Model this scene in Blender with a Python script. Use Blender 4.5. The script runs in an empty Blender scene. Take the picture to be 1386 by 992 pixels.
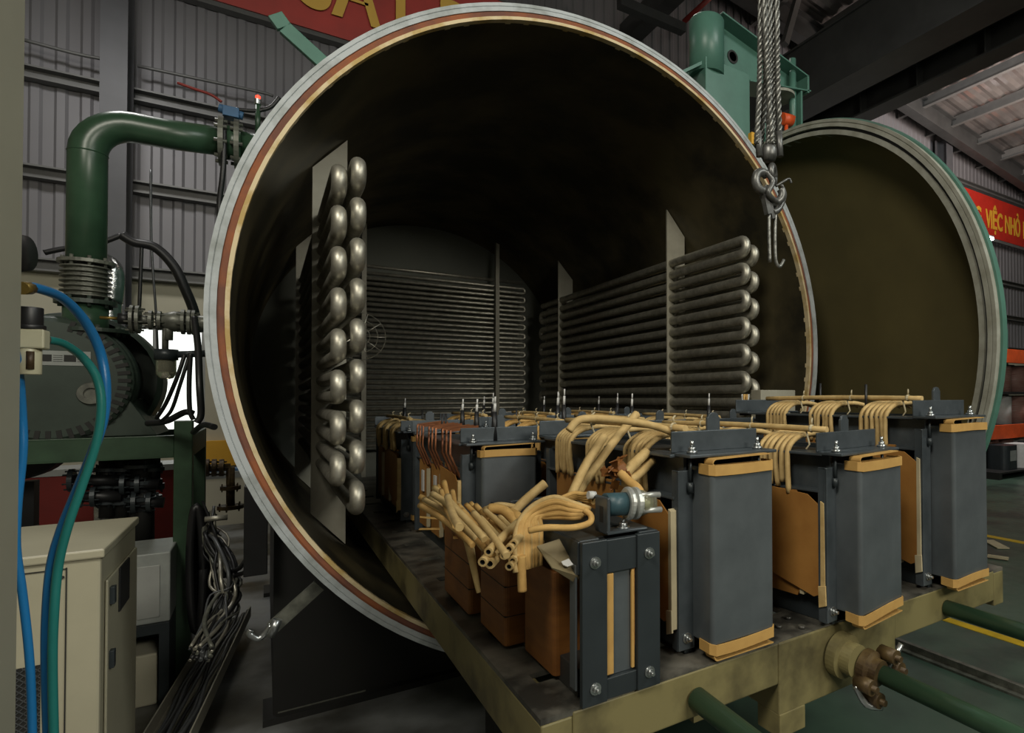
import bpy, bmesh, math, random
from mathutils import Vector, Matrix
R = math.radians
PI = math.pi
random.seed(7)
scn = bpy.context.scene
col = scn.collection

# ------------------------------------------------------------------ camera
# camera at the origin, Z up, Y along the axis of the tank, floor at z = FL
FPX, YAW, PITCH, ROLL, CX, CY = 791.77, .5988, .015374, -.003316, 898.98, 525.57
FL = -1.55
cy_, sy_ = math.cos(YAW), math.sin(YAW)
cp_, sp_ = math.cos(PITCH), math.sin(PITCH)
FW = Vector((sy_*cp_, cy_*cp_, sp_)); RT0 = Vector((cy_, -sy_, 0)); UP0 = RT0.cross(FW)
c_, s_ = math.cos(ROLL), math.sin(ROLL)
RT = c_*RT0 + s_*UP0
UP = -s_*RT0 + c_*UP0
cd = bpy.data.cameras.new('camera')
cam = bpy.data.objects.new('camera', cd)
col.objects.link(cam)
m3 = Matrix((RT, UP, -FW)).transposed()
cam.matrix_world = m3.to_4x4()
cd.sensor_width = 36
cd.lens = FPX/1386*36
cd.shift_x = (693-CX)/1386
cd.shift_y = (CY-496)/1386
cd.clip_start = .02
cd.clip_end = 100
scn.camera = cam

def P(x, y, **k):
    """the point seen at a place of the photograph, at a known X, Y or Z"""
    d = FW + RT*((x-CX)/FPX) - UP*((y-CY)/FPX)
    t = k['Y']/d.y if 'Y' in k else (k['X']/d.x if 'X' in k else k['Z']/d.z)
    return d*t

# ------------------------------------------------------------------ light
scn.view_settings.view_transform = 'Standard'
scn.view_settings.look = 'None'
scn.view_settings.gamma = 1
scn.view_settings.use_curve_mapping = False
scn.view_settings.exposure = 0
w = bpy.data.worlds.new('hall_air')
scn.world = w
w.use_nodes = True
w.node_tree.nodes['Background'].inputs[0].default_value = (.55, .62, .68, 1)
w.node_tree.nodes['Background'].inputs[1].default_value = .03

def area(name, loc, target, sx, sy, power, colr=(1, .97, .9), shape='RECTANGLE'):
    l = bpy.data.lights.new(name, 'AREA')
    l.shape = shape; l.size = sx; l.size_y = sy; l.energy = power; l.color = colr
    o = bpy.data.objects.new(name, l); col.objects.link(o)
    o.location = loc
    o.rotation_euler = (Vector(target)-Vector(loc)).to_track_quat('-Z', 'Y').to_euler()
    return o
area('unseen_hall_light', (1.8, -3.6, 2.2), (1.4, 3.0, -.1), 1.9, .8, 135, (1, .96, .84))  # unseen area light added behind the camera to brighten tank and panels
area('unseen_hall_light', (4.6, -2.2, 4.4), (2.2, 1.6, -.5), 2.0, 1.2, 120, (.95, 1, .95))
area('unseen_hall_light', (-1.6, -.6, 3.2), (1.4, 1.8, -.4), 1.2, 1.2, 125, (1, .95, .82))  # unseen warm light added for the left-facing cardboard
area('unseen_hall_light', (3.2, 5.5, 5.8), (3, 5.5, -1), .8, .8, 20, (1, .97, .9))
area('unseen_hall_light', (-1.4, 6.0, 4.2), (-1.4, 7.2, 0), .7, .7, 65, (1, .98, .95))  # unseen light added to brighten the rear wall by the window
area('unseen_hall_light', (11, 4.6, 5.2), (14, 8.5, 2), 1.2, 1.2, 300, (1, .98, .95))  # unseen light added to brighten the right part of the rear wall
area('roof_bounce_fill', (14, 4.5, 4.4), (14, 6, 9), 1.5, 1.5, 330, (1, .82, .72))  # added upward light standing in for bounce onto the roof sheets

# ------------------------------------------------------------------ materials
MATS = {}
def mat(name, colr, rough=.6, metal=0., var=.25, scale=8., bump=.0, c2=None, emit=None, spec=None, stretch=None, lo=.35, hi=.7):
    m = bpy.data.materials.new(name); m.use_nodes = True
    nt = m.node_tree; b = nt.nodes['Principled BSDF']
    b.inputs['Roughness'].default_value = rough
    b.inputs['Metallic'].default_value = metal
    if spec is not None: b.inputs['Specular IOR Level'].default_value = spec
    tc = nt.nodes.new('ShaderNodeTexCoord')
    mp = nt.nodes.new('ShaderNodeMapping')
    nt.links.new(tc.outputs['Object'], mp.inputs['Vector'])
    if stretch: mp.inputs['Scale'].default_value = stretch
    n = nt.nodes.new('ShaderNodeTexNoise')
    n.inputs['Scale'].default_value = scale; n.inputs['Detail'].default_value = 5
    n.inputs['Roughness'].default_value = .6
    nt.links.new(mp.outputs['Vector'], n.inputs['Vector'])
    r = nt.nodes.new('ShaderNodeValToRGB')
    r.color_ramp.elements[0].position = lo; r.color_ramp.elements[1].position = hi
    if c2 is None: c2 = tuple(c*(1-var) for c in colr)
    r.color_ramp.elements[0].color = (*c2, 1); r.color_ramp.elements[1].color = (*colr, 1)
    nt.links.new(n.outputs['Fac'], r.inputs['Fac'])
    nt.links.new(r.outputs['Color'], b.inputs['Base Color'])
    if bump:
        bp = nt.nodes.new('ShaderNodeBump'); bp.inputs['Strength'].default_value = bump
        bp.inputs['Distance'].default_value = .01
        nt.links.new(n.outputs['Fac'], bp.inputs['Height'])
        nt.links.new(bp.outputs['Normal'], b.inputs['Normal'])
    if emit:
        b.inputs['Emission Color'].default_value = (*emit[0], 1)
        b.inputs['Emission Strength'].default_value = emit[1]
    MATS[name] = m
    return m
M = MATS
mat('flange_white', (.40, .43, .44), .5, 0, scale=7, c2=(.24, .26, .25), bump=.15, lo=.34, hi=.55)
mat('flange_rust', (.27, .085, .03), .8, 0, scale=5, c2=(.14, .055, .035), bump=.2, lo=.38, hi=.6)
mat('flange_cream', (.60, .49, .30), .7, 0, scale=6, c2=(.42, .29, .10), lo=.40, hi=.55)
mat('shell_inside', (.085, .070, .036), .36, .1, scale=2.2, c2=(.030, .027, .018), lo=.4, hi=.65)
mat('back_wall_paint', (.20, .21, .18), .6, .05, scale=1.5, c2=(.16, .165, .14))
mat('tank_green', (.045, .14, .09), .45, 0, scale=4)
mat('teal_paint', (.085, .20, .155), .38, 0, scale=5, var=.2)
mat('dark_green', (.042, .092, .052), .32, 0, scale=6, var=.35)
mat('beam_green', (.040, .085, .045), .42, 0, scale=7, var=.4)
mat('motor_green', (.045, .064, .050), .42, 0, scale=6, var=.3)
mat('coil_metal', (.58, .56, .48), .47, .8, scale=20, c2=(.36, .34, .28), bump=.08)
mat('plate_grey', (.36, .34, .27), .55, .05, scale=5, c2=(.27, .255, .20))
mat('door_inside', (.145, .117, .045), .6, 0, scale=1.6, c2=(.105, .086, .035))
mat('door_ring', (.36, .36, .31), .55, 0, scale=10, c2=(.24, .235, .19))
mat('groove_black', (.018, .018, .016), .7)
mat('black_steel', (.012, .012, .011), .6, 0, scale=5)
mat('panel_steel', (.175, .197, .210), .33, .45, scale=2.6, c2=(.085, .098, .107), bump=.06, lo=.3, hi=.66)
mat('clamp_steel', (.100, .117, .130), .36, .35, scale=9, c2=(.058, .070, .078), bump=.05)
mat('dark_steel', (.036, .045, .050), .42, .25, scale=7)
mat('core_lamination', (.045, .045, .043), .45, .3, scale=30, stretch=(1, 1, 8))
mat('bolt_zinc', (.5, .52, .52), .3, .9, scale=30)
mat('paper_tan', (.62, .385, .125), .75, 0, scale=30, c2=(.47, .27, .08), bump=.1)
mat('paper_pale', (.60, .43, .19), .75, 0, scale=30, c2=(.46, .31, .12), bump=.1)
mat('paper_sheet', (.55, .33, .095), .7, 0, scale=12, c2=(.44, .25, .07))
mat('cardboard', (.40, .19, .042), .65, 0, scale=7, c2=(.29, .125, .024), bump=.05)
mat('cardboard_brown', (.25, .096, .017), .6, 0, scale=6, c2=(.17, .06, .011), stretch=(1, 1, 5))
mat('cream_strip', (.55, .47, .30), .7, 0, scale=9)
mat('white_tape', (.62, .62, .6), .6, 0, scale=9, var=.15)
mat('olive_paint', (.20, .17, .072), .5, 0, scale=4, c2=(.075, .062, .028), bump=.05, lo=.36, hi=.56)
mat('deck_steel', (.15, .14, .115), .40, .1, scale=7, c2=(.03, .029, .025), bump=.2, lo=.38, hi=.62)
mat('steel_rope', (.30, .30, .28), .42, .75, scale=60, c2=(.10, .10, .09), stretch=(1, 1, 1))
mat('hook_steel', (.20, .20, .195), .42, .6, scale=25, c2=(.09, .09, .085))
mat('orange_paint', (.75, .10, .02), .5, 0, scale=6, var=.25)
mat('banner_red', (.52, .022, .010), .6, 0, scale=3, var=.2)
mat('banner_red_dim', (.26, .014, .007), .6, 0, scale=3, var=.3)  # banner red darkened; the dim light is put into its colour
mat('banner_yellow_dim', (.42, .25, .03), .6, 0, scale=3, var=.1)  # lettering yellow darkened likewise to look dimly lit
mat('banner_yellow', (.72, .38, .03), .6, 0, scale=3, var=.1)
mat('cabinet_cream', (.42, .39, .28), .42, 0, scale=3, var=.12)
mat('near_grey', (.38, .37, .29), .38, .0, scale=3, var=.12)
mat('hose_blue', (.015, .17, .42), .3, 0, scale=6, var=.15)
mat('hose_teal', (.02, .19, .17), .3, 0, scale=6, var=.15)
mat('rubber_black', (.012, .012, .013), .45)
mat('cable_grey', (.10, .105, .11), .4, .2, scale=20)
mat('plastic_cream', (.55, .52, .36), .4, 0)
mat('cast_white', (.62, .63, .60), .35, .5, scale=20, c2=(.42, .43, .40))
mat('foil', (.55, .56, .56), .22, .95, scale=14, bump=.6)
mat('valve_steel', (.20, .205, .17), .42, .3, scale=18, c2=(.09, .092, .078))
mat('white_paint', (.36, .37, .35), .5, 0, scale=4, var=.2)
mat('cream_wall', (.50, .47, .35), .7, 0, scale=1.2, var=.12)
mat('maroon', (.24, .018, .012), .55, 0, scale=4, var=.25)
mat('girder_dark', (.062, .063, .062), .42, .2, scale=3, var=.3)
mat('girt_grey', (.16, .16, .155), .5, .3, scale=4, var=.2)
mat('column_grey', (.075, .076, .082), .5, .1, scale=3, var=.2)
mat('copper', (.26, .095, .035), .45, .6, scale=10, c2=(.12, .04, .015))
mat('yellow_line', (.62, .40, .01), .6, 0, scale=12, var=.3)
mat('brass', (.35, .24, .06), .4, .7, scale=20, c2=(.17, .11, .03))
mat('gunk_brown', (.13, .085, .03), .5, .3, scale=25, c2=(.05, .03, .015), bump=.2)
mat('lamp_glow', (.9, .95, 1), .5, emit=((.9, .97, 1), 14))
mat('window_glow', (.9, .95, .9), .5, emit=((.96, 1, .95), 1.25))
mat('red_glow', (.9, .1, .05), .5, emit=((1, .08, .04), 1.2))
mat('roof_metal', (.42, .38, .36), .28, .75, scale=1.2, c2=(.24, .225, .22), stretch=(1, .5, 1))
mat('cloth_blue', (.05, .14, .28), .6)
mat('green_bowl', (.28, .30, .16), .25)
mat('spool_red', (.25, .07, .05), .55, 0, scale=60, stretch=(.1, .1, 3), c2=(.42, .28, .24))
mat('board_dull', (.24, .19, .10), .7, 0, scale=12, var=.3)
mat('hub_blue', (.045, .10, .12), .45, 0, scale=12, var=.3)
mat('label_grey', (.32, .34, .32), .5)

def glassy(name, colr):
    m = bpy.data.materials.new(name); m.use_nodes = True
    b = m.node_tree.nodes['Principled BSDF']
    b.inputs['Base Color'].default_value = (*colr, 1); b.inputs['Roughness'].default_value = .08
    b.inputs['Transmission Weight'].default_value = .85
    MATS[name] = m
glassy('clear_bowl', (.86, .84, .62))

def corrugated(name, colr, per=.18):
    m = bpy.data.materials.new(name); m.use_nodes = True
    nt = m.node_tree; b = nt.nodes['Principled BSDF']
    b.inputs['Roughness'].default_value = .5; b.inputs['Metallic'].default_value = .2
    tc = nt.nodes.new('ShaderNodeTexCoord'); n = nt.nodes.new('ShaderNodeTexNoise')
    n.inputs['Scale'].default_value = 1.5
    nt.links.new(tc.outputs['Object'], n.inputs['Vector'])
    r = nt.nodes.new('ShaderNodeValToRGB')
    r.color_ramp.elements[0].color = (*[c*.8 for c in colr], 1); r.color_ramp.elements[1].color = (*colr, 1)
    nt.links.new(n.outputs['Fac'], r.inputs['Fac']); nt.links.new(r.outputs['Color'], b.inputs['Base Color'])
    MATS[name] = m
corrugated('sheet_wall', (.21, .205, .215))

def floor_material():
    m = bpy.data.materials.new('painted_floor'); m.use_nodes = True
    nt = m.node_tree; b = nt.nodes['Principled BSDF']; L = nt.links.new
    tc = nt.nodes.new('ShaderNodeTexCoord')
    n1 = nt.nodes.new('ShaderNodeTexNoise'); n1.inputs['Scale'].default_value = 1.6; n1.inputs['Detail'].default_value = 6
    n2 = nt.nodes.new('ShaderNodeTexNoise'); n2.inputs['Scale'].default_value = 9; n2.inputs['Detail'].default_value = 5
    for n in (n1, n2): L(tc.outputs['Object'], n.inputs['Vector'])
    r1 = nt.nodes.new('ShaderNodeValToRGB')
    r1.color_ramp.elements[0].color = (.030, .052, .040, 1); r1.color_ramp.elements[0].position = .38
    r1.color_ramp.elements[1].color = (.060, .105, .075, 1); r1.color_ramp.elements[1].position = .55
    r2 = nt.nodes.new('ShaderNodeValToRGB')
    r2.color_ramp.elements[0].color = (.045, .043, .035, 1); r2.color_ramp.elements[0].position = .4
    r2.color_ramp.elements[1].color = (.22, .23, .23, 1); r2.color_ramp.elements[1].position = .60
    L(n1.outputs['Fac'], r1.inputs['Fac']); L(n1.outputs['Fac'], r2.inputs['Fac'])
    sp = nt.nodes.new('ShaderNodeSeparateXYZ'); L(tc.outputs['Object'], sp.inputs[0])
    mr = nt.nodes.new('ShaderNodeMapRange'); mr.inputs['From Min'].default_value = 1.2; mr.inputs['From Max'].default_value = 1.35
    L(sp.outputs['X'], mr.inputs['Value'])
    mx = nt.nodes.new('ShaderNodeMix'); mx.data_type = 'RGBA'
    L(mr.outputs['Result'], mx.inputs[0]); L(r2.outputs['Color'], mx.inputs[6]); L(r1.outputs['Color'], mx.inputs[7])
    L(mx.outputs[2], b.inputs['Base Color'])
    r3 = nt.nodes.new('ShaderNodeMapRange'); r3.inputs['To Min'].default_value = .2; r3.inputs['To Max'].default_value = .5
    L(n2.outputs['Fac'], r3.inputs['Value']); L(r3.outputs['Result'], b.inputs['Roughness'])
    bp = nt.nodes.new('ShaderNodeBump'); bp.inputs['Strength'].default_value = .08
    L(n2.outputs['Fac'], bp.inputs['Height']); L(bp.outputs['Normal'], b.inputs['Normal'])
    MATS['painted_floor'] = m
floor_material()

# ------------------------------------------------------------------ mesh helpers
class MB:
    def __init__(s): s.v = []; s.f = []; s.m = []; s.sm = []
    def add(s, vs, fs, mi=0, smooth=False, mtx=None):
        b = len(s.v)
        for v in vs:
            v = Vector(v)
            if mtx: v = mtx @ v
            s.v.append(v)
        for f in fs:
            s.f.append([b+i for i in f]); s.m.append(mi); s.sm.append(smooth)
        return s
    def box(s, x0, x1, y0, y1, z0, z1, mi=0, mtx=None):
        vs = [(x, y, z) for z in (z0, z1) for y in (y0, y1) for x in (x0, x1)]
        return s.add(vs, [(0, 2, 3, 1), (4, 5, 7, 6), (0, 1, 5, 4), (2, 6, 7, 3), (0, 4, 6, 2), (1, 3, 7, 5)], mi, False, mtx)
    def bar(s, a, b, wd, ht, mi=0, up=(0, 0, 1)):
        """box beam between two points"""
        a = Vector(a); b = Vector(b); d = (b-a).normalized(); up = Vector(up)
        if abs(d.dot(up)) > .98: up = Vector((0, 1, 0))
        sd = d.cross(up).normalized(); u = sd.cross(d).normalized()
        vs = []
        for q in (a, b):
            for i, j in ((-1, -1), (1, -1), (1, 1), (-1, 1)): vs.append(q+sd*(i*wd/2)+u*(j*ht/2))
        return s.add(vs, [(0, 3, 2, 1), (4, 5, 6, 7), (0, 1, 5, 4), (1, 2, 6, 5), (2, 3, 7, 6), (3, 0, 4, 7)], mi)
    def prism(s, pts, y0, y1, mi=0, plane='xz', mtx=None):
        n = len(pts)
        def q(p, t):
            return (p[0], t, p[1]) if plane == 'xz' else ((t, p[0], p[1]) if plane == 'yz' else (p[0], p[1], t))
        vs = [q(p, y0) for p in pts]+[q(p, y1) for p in pts]
        fs = [tuple(range(n)), tuple(range(2*n-1, n-1, -1))]+[(i, i+n, (i+1) % n+n, (i+1) % n) for i in range(n)]
        return s.add(vs, fs, mi, False, mtx)
    def tube(s, pts, r, seg=10, mi=0, caps=True, hollow=0, smooth_path=0):
        pts = [Vector(p) for p in pts]
        if smooth_path: pts = spline(pts, smooth_path)
        n = len(pts); rr = r if isinstance(r, (list, tuple)) else [r]*n
        if len(rr) != n: rr = [rr[0]+(rr[-1]-rr[0])*i/(n-1) for i in range(n)]
        t0 = (pts[1]-pts[0]).normalized()
        ref = Vector((0, 0, 1)) if abs(t0.z) < .9 else Vector((1, 0, 0))
        u = t0.cross(ref).normalized(); vs = []; fs = []
        for i, p in enumerate(pts):
            t = (pts[min(i+1, n-1)]-pts[max(i-1, 0)]).normalized()
            u = (u-t*u.dot(t)).normalized(); v = t.cross(u)
            for k in range(seg):
                a = 2*PI*k/seg
                vs.append(p+(u*math.cos(a)+v*math.sin(a))*rr[i])
        for i in range(n-1):
            for k in range(seg):
                k2 = (k+1) % seg
                fs.append((i*seg+k, i*seg+k2, (i+1)*seg+k2, (i+1)*seg+k))
        s.add(vs, fs, mi, True)
        b = len(s.v)-len(vs)
        if hollow:
            for e, i in ((0, 0), (1, n-1)):
                c = pts[i]; t = (pts[1]-pts[0]).normalized() if e == 0 else (pts[-2]-pts[-1]).normalized()
                ring = vs[i*seg:(i+1)*seg]
                inn = [c+(q-c)*hollow for q in ring]; deep = [q+t*rr[i]*2.5 for q in inn]
                vv = ring+inn+deep
                ff = [(k, (k+1) % seg, seg+(k+1) % seg, seg+k) for k in range(seg)]
                s.add(vv, ff, mi, False)
                ff = [(seg+k, seg+(k+1) % seg, 2*seg+(k+1) % seg, 2*seg+k) for k in range(seg)]+[tuple(range(2*seg, 3*seg))]
                s.add(vv, ff, mi+1, False)
        elif caps:
            s.f.append([b+k for k in range(seg)][::-1]); s.m.append(mi); s.sm.append(False)
            s.f.append([b+(n-1)*seg+k for k in range(seg)]); s.m.append(mi); s.sm.append(False)
        return s
    def cyl(s, a, b, r, seg=20, mi=0, r2=None):
        return s.tube([a, b], [r, r if r2 is None else r2], seg, mi)
    def lathe(s, prof, centre, axis, seg=32, mi=0, smooth=False, a0=0, a1=2*PI, mis=None):
        """prof: (radius, along) points revolved about axis through centre"""
        ax = Vector(axis).normalized(); c = Vector(centre)
        ref = Vector((0, 0, 1)) if abs(ax.z) < .9 else Vector((1, 0, 0))
        u = ax.cross(ref).normalized(); v = ax.cross(u)
        full = abs(a1-a0-2*PI) < 1e-6; ns = seg if full else seg+1
        vs = []
        for k in range(ns):
            a = a0+(a1-a0)*k/seg
            d = u*math.cos(a)+v*math.sin(a)
            for r_, h in prof: vs.append(c+d*r_+ax*h)
        n = len(prof); b = len(s.v); s.v += vs
        for k in range(seg):
            k2 = (k+1) % ns
            for i in range(n-1):
                if prof[i][0] < 1e-6 and prof[i+1][0] < 1e-6: continue
                s.f.append([b+k*n+i, b+k*n+i+1, b+k2*n+i+1, b+k2*n+i]); s.m.append(mis[i] if mis else mi); s.sm.append(smooth)
        return s
    def build(s, name, mats, parent=None, bev=0, loc=None, sm_angle=None):
        if not isinstance(mats, (list, tuple)): mats = [mats]
        me = bpy.data.meshes.new(name)
        off = Vector(loc) if loc is not None else Vector((0, 0, 0))
        me.from_pydata([tuple(v-off) for v in s.v], [], s.f)
        for m_ in mats: me.materials.append(M[m_] if isinstance(m_, str) else m_)
        for p_, mi, sm in zip(me.polygons, s.m, s.sm): p_.material_index = mi; p_.use_smooth = sm
        bm = bmesh.new(); bm.from_mesh(me)
        bmesh.ops.remove_doubles(bm, verts=bm.verts, dist=1e-5)
        bmesh.ops.recalc_face_normals(bm, faces=bm.faces)
        bm.to_mesh(me); bm.free()
        o = bpy.data.objects.new(name, me); col.objects.link(o)
        if parent: o.parent = parent
        o.location = off
        if bev:
            md = o.modifiers.new('bevel', 'BEVEL'); md.width = bev; md.segments = 2
            md.limit_method = 'ANGLE'; md.angle_limit = R(40)
        return o

def spline(pts, sub=6):
    pts = [Vector(p) for p in pts]; n = len(pts); out = []
    for i in range(n-1):
        p0 = pts[max(i-1, 0)]; p1 = pts[i]; p2 = pts[i+1]; p3 = pts[min(i+2, n-1)]
        for k in range(sub):
            t = k/sub
            out.append(.5*((2*p1)+(-p0+p2)*t+(2*p0-5*p1+4*p2-p3)*t*t+(-p0+3*p1-3*p2+p3)*t**3))
    out.append(pts[-1]); return out

def tag(o, label=None, cat=None, group=None, kind=None):
    if label: o['label'] = label
    if cat: o['category'] = cat
    if group: o['group'] = group
    if kind: o['kind'] = kind
    return o
def thing(name, label, cat, loc=(0, 0, 0), rz=0, group=None):
    o = bpy.data.objects.new(name, None); col.objects.link(o)
    o.empty_display_size = .1
    o.location = loc; o.rotation_euler = (0, 0, rz)
    return tag(o, label, cat, group)
def struct(o): o['kind'] = 'structure'; return o
def bolt_mb(mb, c, ax, r=.011, h=.012):
    c = Vector(c); ax = Vector(ax)
    mb.cyl(c, c+ax*.003, r*1.5, 14); mb.cyl(c+ax*.003, c+ax*h, r, 6); mb.cyl(c+ax*h, c+ax*(h+.008), r*.5, 8)
    return mb
def text_mesh(name, txt, size, loc, rot, m, parent, depth=.01, sx=1., bold=0.):
    cu = bpy.data.curves.new(name, 'FONT'); cu.body = txt; cu.size = size; cu.extrude = depth
    cu.offset = bold
    t = bpy.data.objects.new(name, cu); col.objects.link(t)
    bpy.context.view_layer.update()
    me = bpy.data.meshes.new_from_object(t.evaluated_get(bpy.context.evaluated_depsgraph_get()))
    bpy.data.objects.remove(t)
    me.materials.clear(); me.materials.append(M[m])
    o = bpy.data.objects.new(name, me); col.objects.link(o)
    o.location = loc; o.rotation_euler = rot; o.scale = (sx, 1, 1)
    if parent: o.parent = parent
    return o

# ================================================================== SETTING
YB = 9.0
struct(MB().box(-6, 26, -6, YB+.3, FL-.1, FL).build('floor', 'painted_floor'))
def roof_z(x): return 7.62-.118*(x-11.9)
# rear wall: corrugated sheet above, plastered cream below
WZ = 1.42
def sheet_profile(x0, x1, per=.2):
    pts = []; x = x0
    while x < x1:
        pts += [(x, 0), (x+per*.38, 0), (x+per*.5, .018), (x+per*.82, .018), (x+per*.95, 0)]
        x += per
    return pts
def sheet(x0, x1, z0, zt, y, name):
    pr = sheet_profile(x0, x1); mb = MB(); n = len(pr)
    vs = []
    for x, d in pr: vs += [(x, y-d, z0), (x, y-d, zt(x))]
    mb.add(vs, [(2*i, 2*i+2, 2*i+3, 2*i+1) for i in range(n-1)])
    k = len(vs)
    vs2 = []
    for x, d in pr: vs2 += [(x, y+.04, z0), (x, y+.04, zt(x))]
    mb.add(vs2, [(2*i, 2*i+1, 2*i+3, 2*i+2) for i in range(n-1)])
    return mb.build(name, 'sheet_wall')
struct(sheet(-6, 26, WZ, lambda x: roof_z(x)+.02, YB, 'wall_back'))
# lower masonry with the bright opening on the left
WIN = (-1.32, -.55, .2, .94)
lw = MB()
wx0, wx1, wz0, wz1 = -1.42, -.60, -.62, .86
lw.box(-6, wx0, YB, YB+.3, FL, WZ); lw.box(wx1, 26, YB, YB+.3, FL, WZ)
lw.box(wx0, wx1, YB, YB+.3, wz1, WZ); lw.box(wx0, wx1, YB, YB+.3, FL, wz0)
struct(lw.build('wall_lower', 'cream_wall'))
wn = MB().box(wx0, wx1, YB+.12, YB+.16, wz0, wz1).build('window_1', 'window_glow'); struct(wn)
fr = MB()
for x in (wx0+.02, (wx0+wx1)/2-.06, wx1-.02): fr.box(x-.02, x+.02, YB+.02, YB+.1, wz0, wz1)
fr.box(wx0, wx1, YB+.02, YB+.1, wz1-.04, wz1); fr.box(wx0, wx1, YB+.02, YB+.1, wz0, wz0+.04)
fr.build('window_frame', 'white_paint', wn)
# side walls and roof
struct(MB().box(-6.2, -6, -6, YB+.3, FL, roof_z(-6)+.1).build('wall_left', 'cream_wall'))
struct(MB().box(26, 26.2, -6, YB+.3, FL, 7).build('wall_right', 'cream_wall'))
struct(MB().box(-6.2, 26.2, -6.2, -6, FL, 10).build('wall_front', 'cream_wall'))
rf = MB()
n = 160
vs = []
for i in range(n+1):
    y = -6.2+(YB+.6+6.2)*i/n; d = .03 if i % 4 < 2 else 0
    vs += [(-6.3, y, roof_z(-6.3)+d), (26.3, y, roof_z(26.3)+d)]
rf.add(vs, [(2*i, 2*i+1, 2*i+3, 2*i+2) for i in range(n)])
rf.add([(-6.3, -6.2, roof_z(-6.3)+.12), (26.3, -6.2, roof_z(26.3)+.12), (26.3, YB+.4, roof_z(26.3)+.12), (-6.3, YB+.4, roof_z(-6.3)+.12)], [(0, 1, 2, 3)])
struct(rf.build('ceiling', 'roof_metal'))

def single(name, mb, m, label, cat, group=None, bev=0, loc=None):
    o = mb.build(name, m, None, bev, loc); return tag(o, label, cat, group)

# girts on the sheet wall (horizontal C rails) and columns
for i, z in enumerate((1.46, 2.46, 3.53, 4.9, 6.2)):
    g = MB(); zz = z*.985
    g.box(-6, 26, YB-.16, YB-.03, zz+.05, zz+.07); g.box(-6, 26, YB-.055, YB-.03, zz-.05, zz+.05); g.box(-6, 26, YB-.16, YB-.03, zz-.07, zz-.05)
    struct(g.build('trim_%d' % (i+1), 'girt_grey'))
colx = [(-1.56, -1.27, YB-.5), (3.5, 3.8, YB-.4)]
def steel_column(x0, x1, y, zt, label, m='column_grey'):
    c = MB(); ym = YB-.17
    c.box(x0, x1, y, y+.02, FL, zt); c.box(x0, x1, ym-.02, ym, FL, zt); c.box((x0+x1)/2-.01, (x0+x1)/2+.01, y+.02, ym-.02, FL, zt)
    o = c.build('steel_column', m, loc=((x0+x1)/2, y, FL))
    return tag(o, label, 'column')
steel_column(-1.47, -1.25, YB-.55, roof_z(-1.4)-.05, 'tall dark grey steel column against the sheet wall behind the green pipe')
steel_column(14.9, 15.2, YB-.5, roof_z(15)-.35, 'dark steel column above the open round door under the sloping roof rafter')
# rafter along the wall, sloped with the roof
rb = MB()
rb.prism([(-6, roof_z(-6)-.08), (26, roof_z(26)-.08), (26, roof_z(26)-.55), (-6, roof_z(-6)-.55)], YB-.75, YB-.70)
for dz in (-.08, -.57):
    rb.prism([(-6, roof_z(-6)+dz), (26, roof_z(26)+dz), (26, roof_z(26)+dz-.03), (-6, roof_z(-6)+dz-.03)], YB-.85, YB-.6)
single('roof_rafter', rb, 'girder_dark', 'dark sloping steel rafter under the roof along the rear wall', 'beam')
rb = MB()
rb.prism([(2, roof_z(2)-.08), (26, roof_z(26)-.08), (26, roof_z(26)-.5), (2, roof_z(2)-.5)], 2.2, 2.25)
for dz in (-.08, -.5):
    rb.prism([(2, roof_z(2)+dz), (26, roof_z(26)+dz), (26, roof_z(26)+dz-.03), (2, roof_z(2)+dz-.03)], 2.1, 2.35)
single('roof_rafter', rb, 'girder_dark', 'dark steel rafter crossing the roof purlins nearest the camera, upper right corner', 'beam')
# purlins along Y
PUR = [4.6+1.27*i for i in range(15)]
for i, x in enumerate(PUR):
    z = roof_z(x)-.02
    pm = MB(); pm.box(x-.01, x+.01, -3, YB-.05, z-.24, z); pm.box(x-.09, x+.01, -3, YB-.05, z-.26, z-.24)
    o = single('roof_purlin', pm, 'girt_grey', 'grey steel purlin running back under the sheet roof', 'beam', 'roof purlins under the sheet roof', loc=(x, 0, z))
# crane runway girders
g = MB()
g.box(6.88, 7.40, -3, YB-.2, 4.6, 4.63); g.box(6.88, 7.40, -3, YB-.2, 5.5, 5.53); g.box(6.92, 6.95, -3, YB-.2, 4.63, 5.5); g.box(7.33, 7.36, -3, YB-.2, 4.63, 5.5)
single('crane_girder', g, 'girder_dark', 'large dark box girder running back high over the open round door', 'beam', bev=.004)
g = MB()
g.box(7.98, 8.32, -3, YB-.2, 4.6, 4.63); g.box(7.98, 8.32, -3, YB-.2, 5.02, 5.05); g.box(8.14, 8.16, -3, YB-.2, 4.63, 5.02)
for y in range(-2, 9): g.box(7.99, 8.31, y, y+.02, 4.63, 5.02)
single('crane_runway_beam', g, 'girder_dark', 'narrower dark runway beam just to the right of the large box girder', 'beam', bev=.004)
g = MB(); g.bar((5.1, -2, 6.2), (5.1, 8.6, 6.2), .26, .34)
single('overhead_beam', g, 'girder_dark', 'dark overhead beam left of the large box girder, behind the hanging ropes', 'beam')
g = MB(); g.bar(P(1062, 60, Y=8), P(1090, -40, Y=8), .12, .12)
single('diagonal_brace', g, 'girt_grey', 'thin grey diagonal roof brace just right of the hanging wire ropes', 'brace')
g = MB(); g.bar(P(838, 3, Y=7.4), P(925, 40, Y=7.4), .14, .14)
single('diagonal_brace', g, 'girder_dark', 'dark diagonal roof beam ending left of the green door davit', 'brace')
g = MB(); g.tube([P(925, 30, Y=8.0), P(985, -25, Y=7.4)], .045)
single('overhead_pipe', g, 'maroon', 'thin dull red overhead pipe above the green davit', 'pipe')

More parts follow.
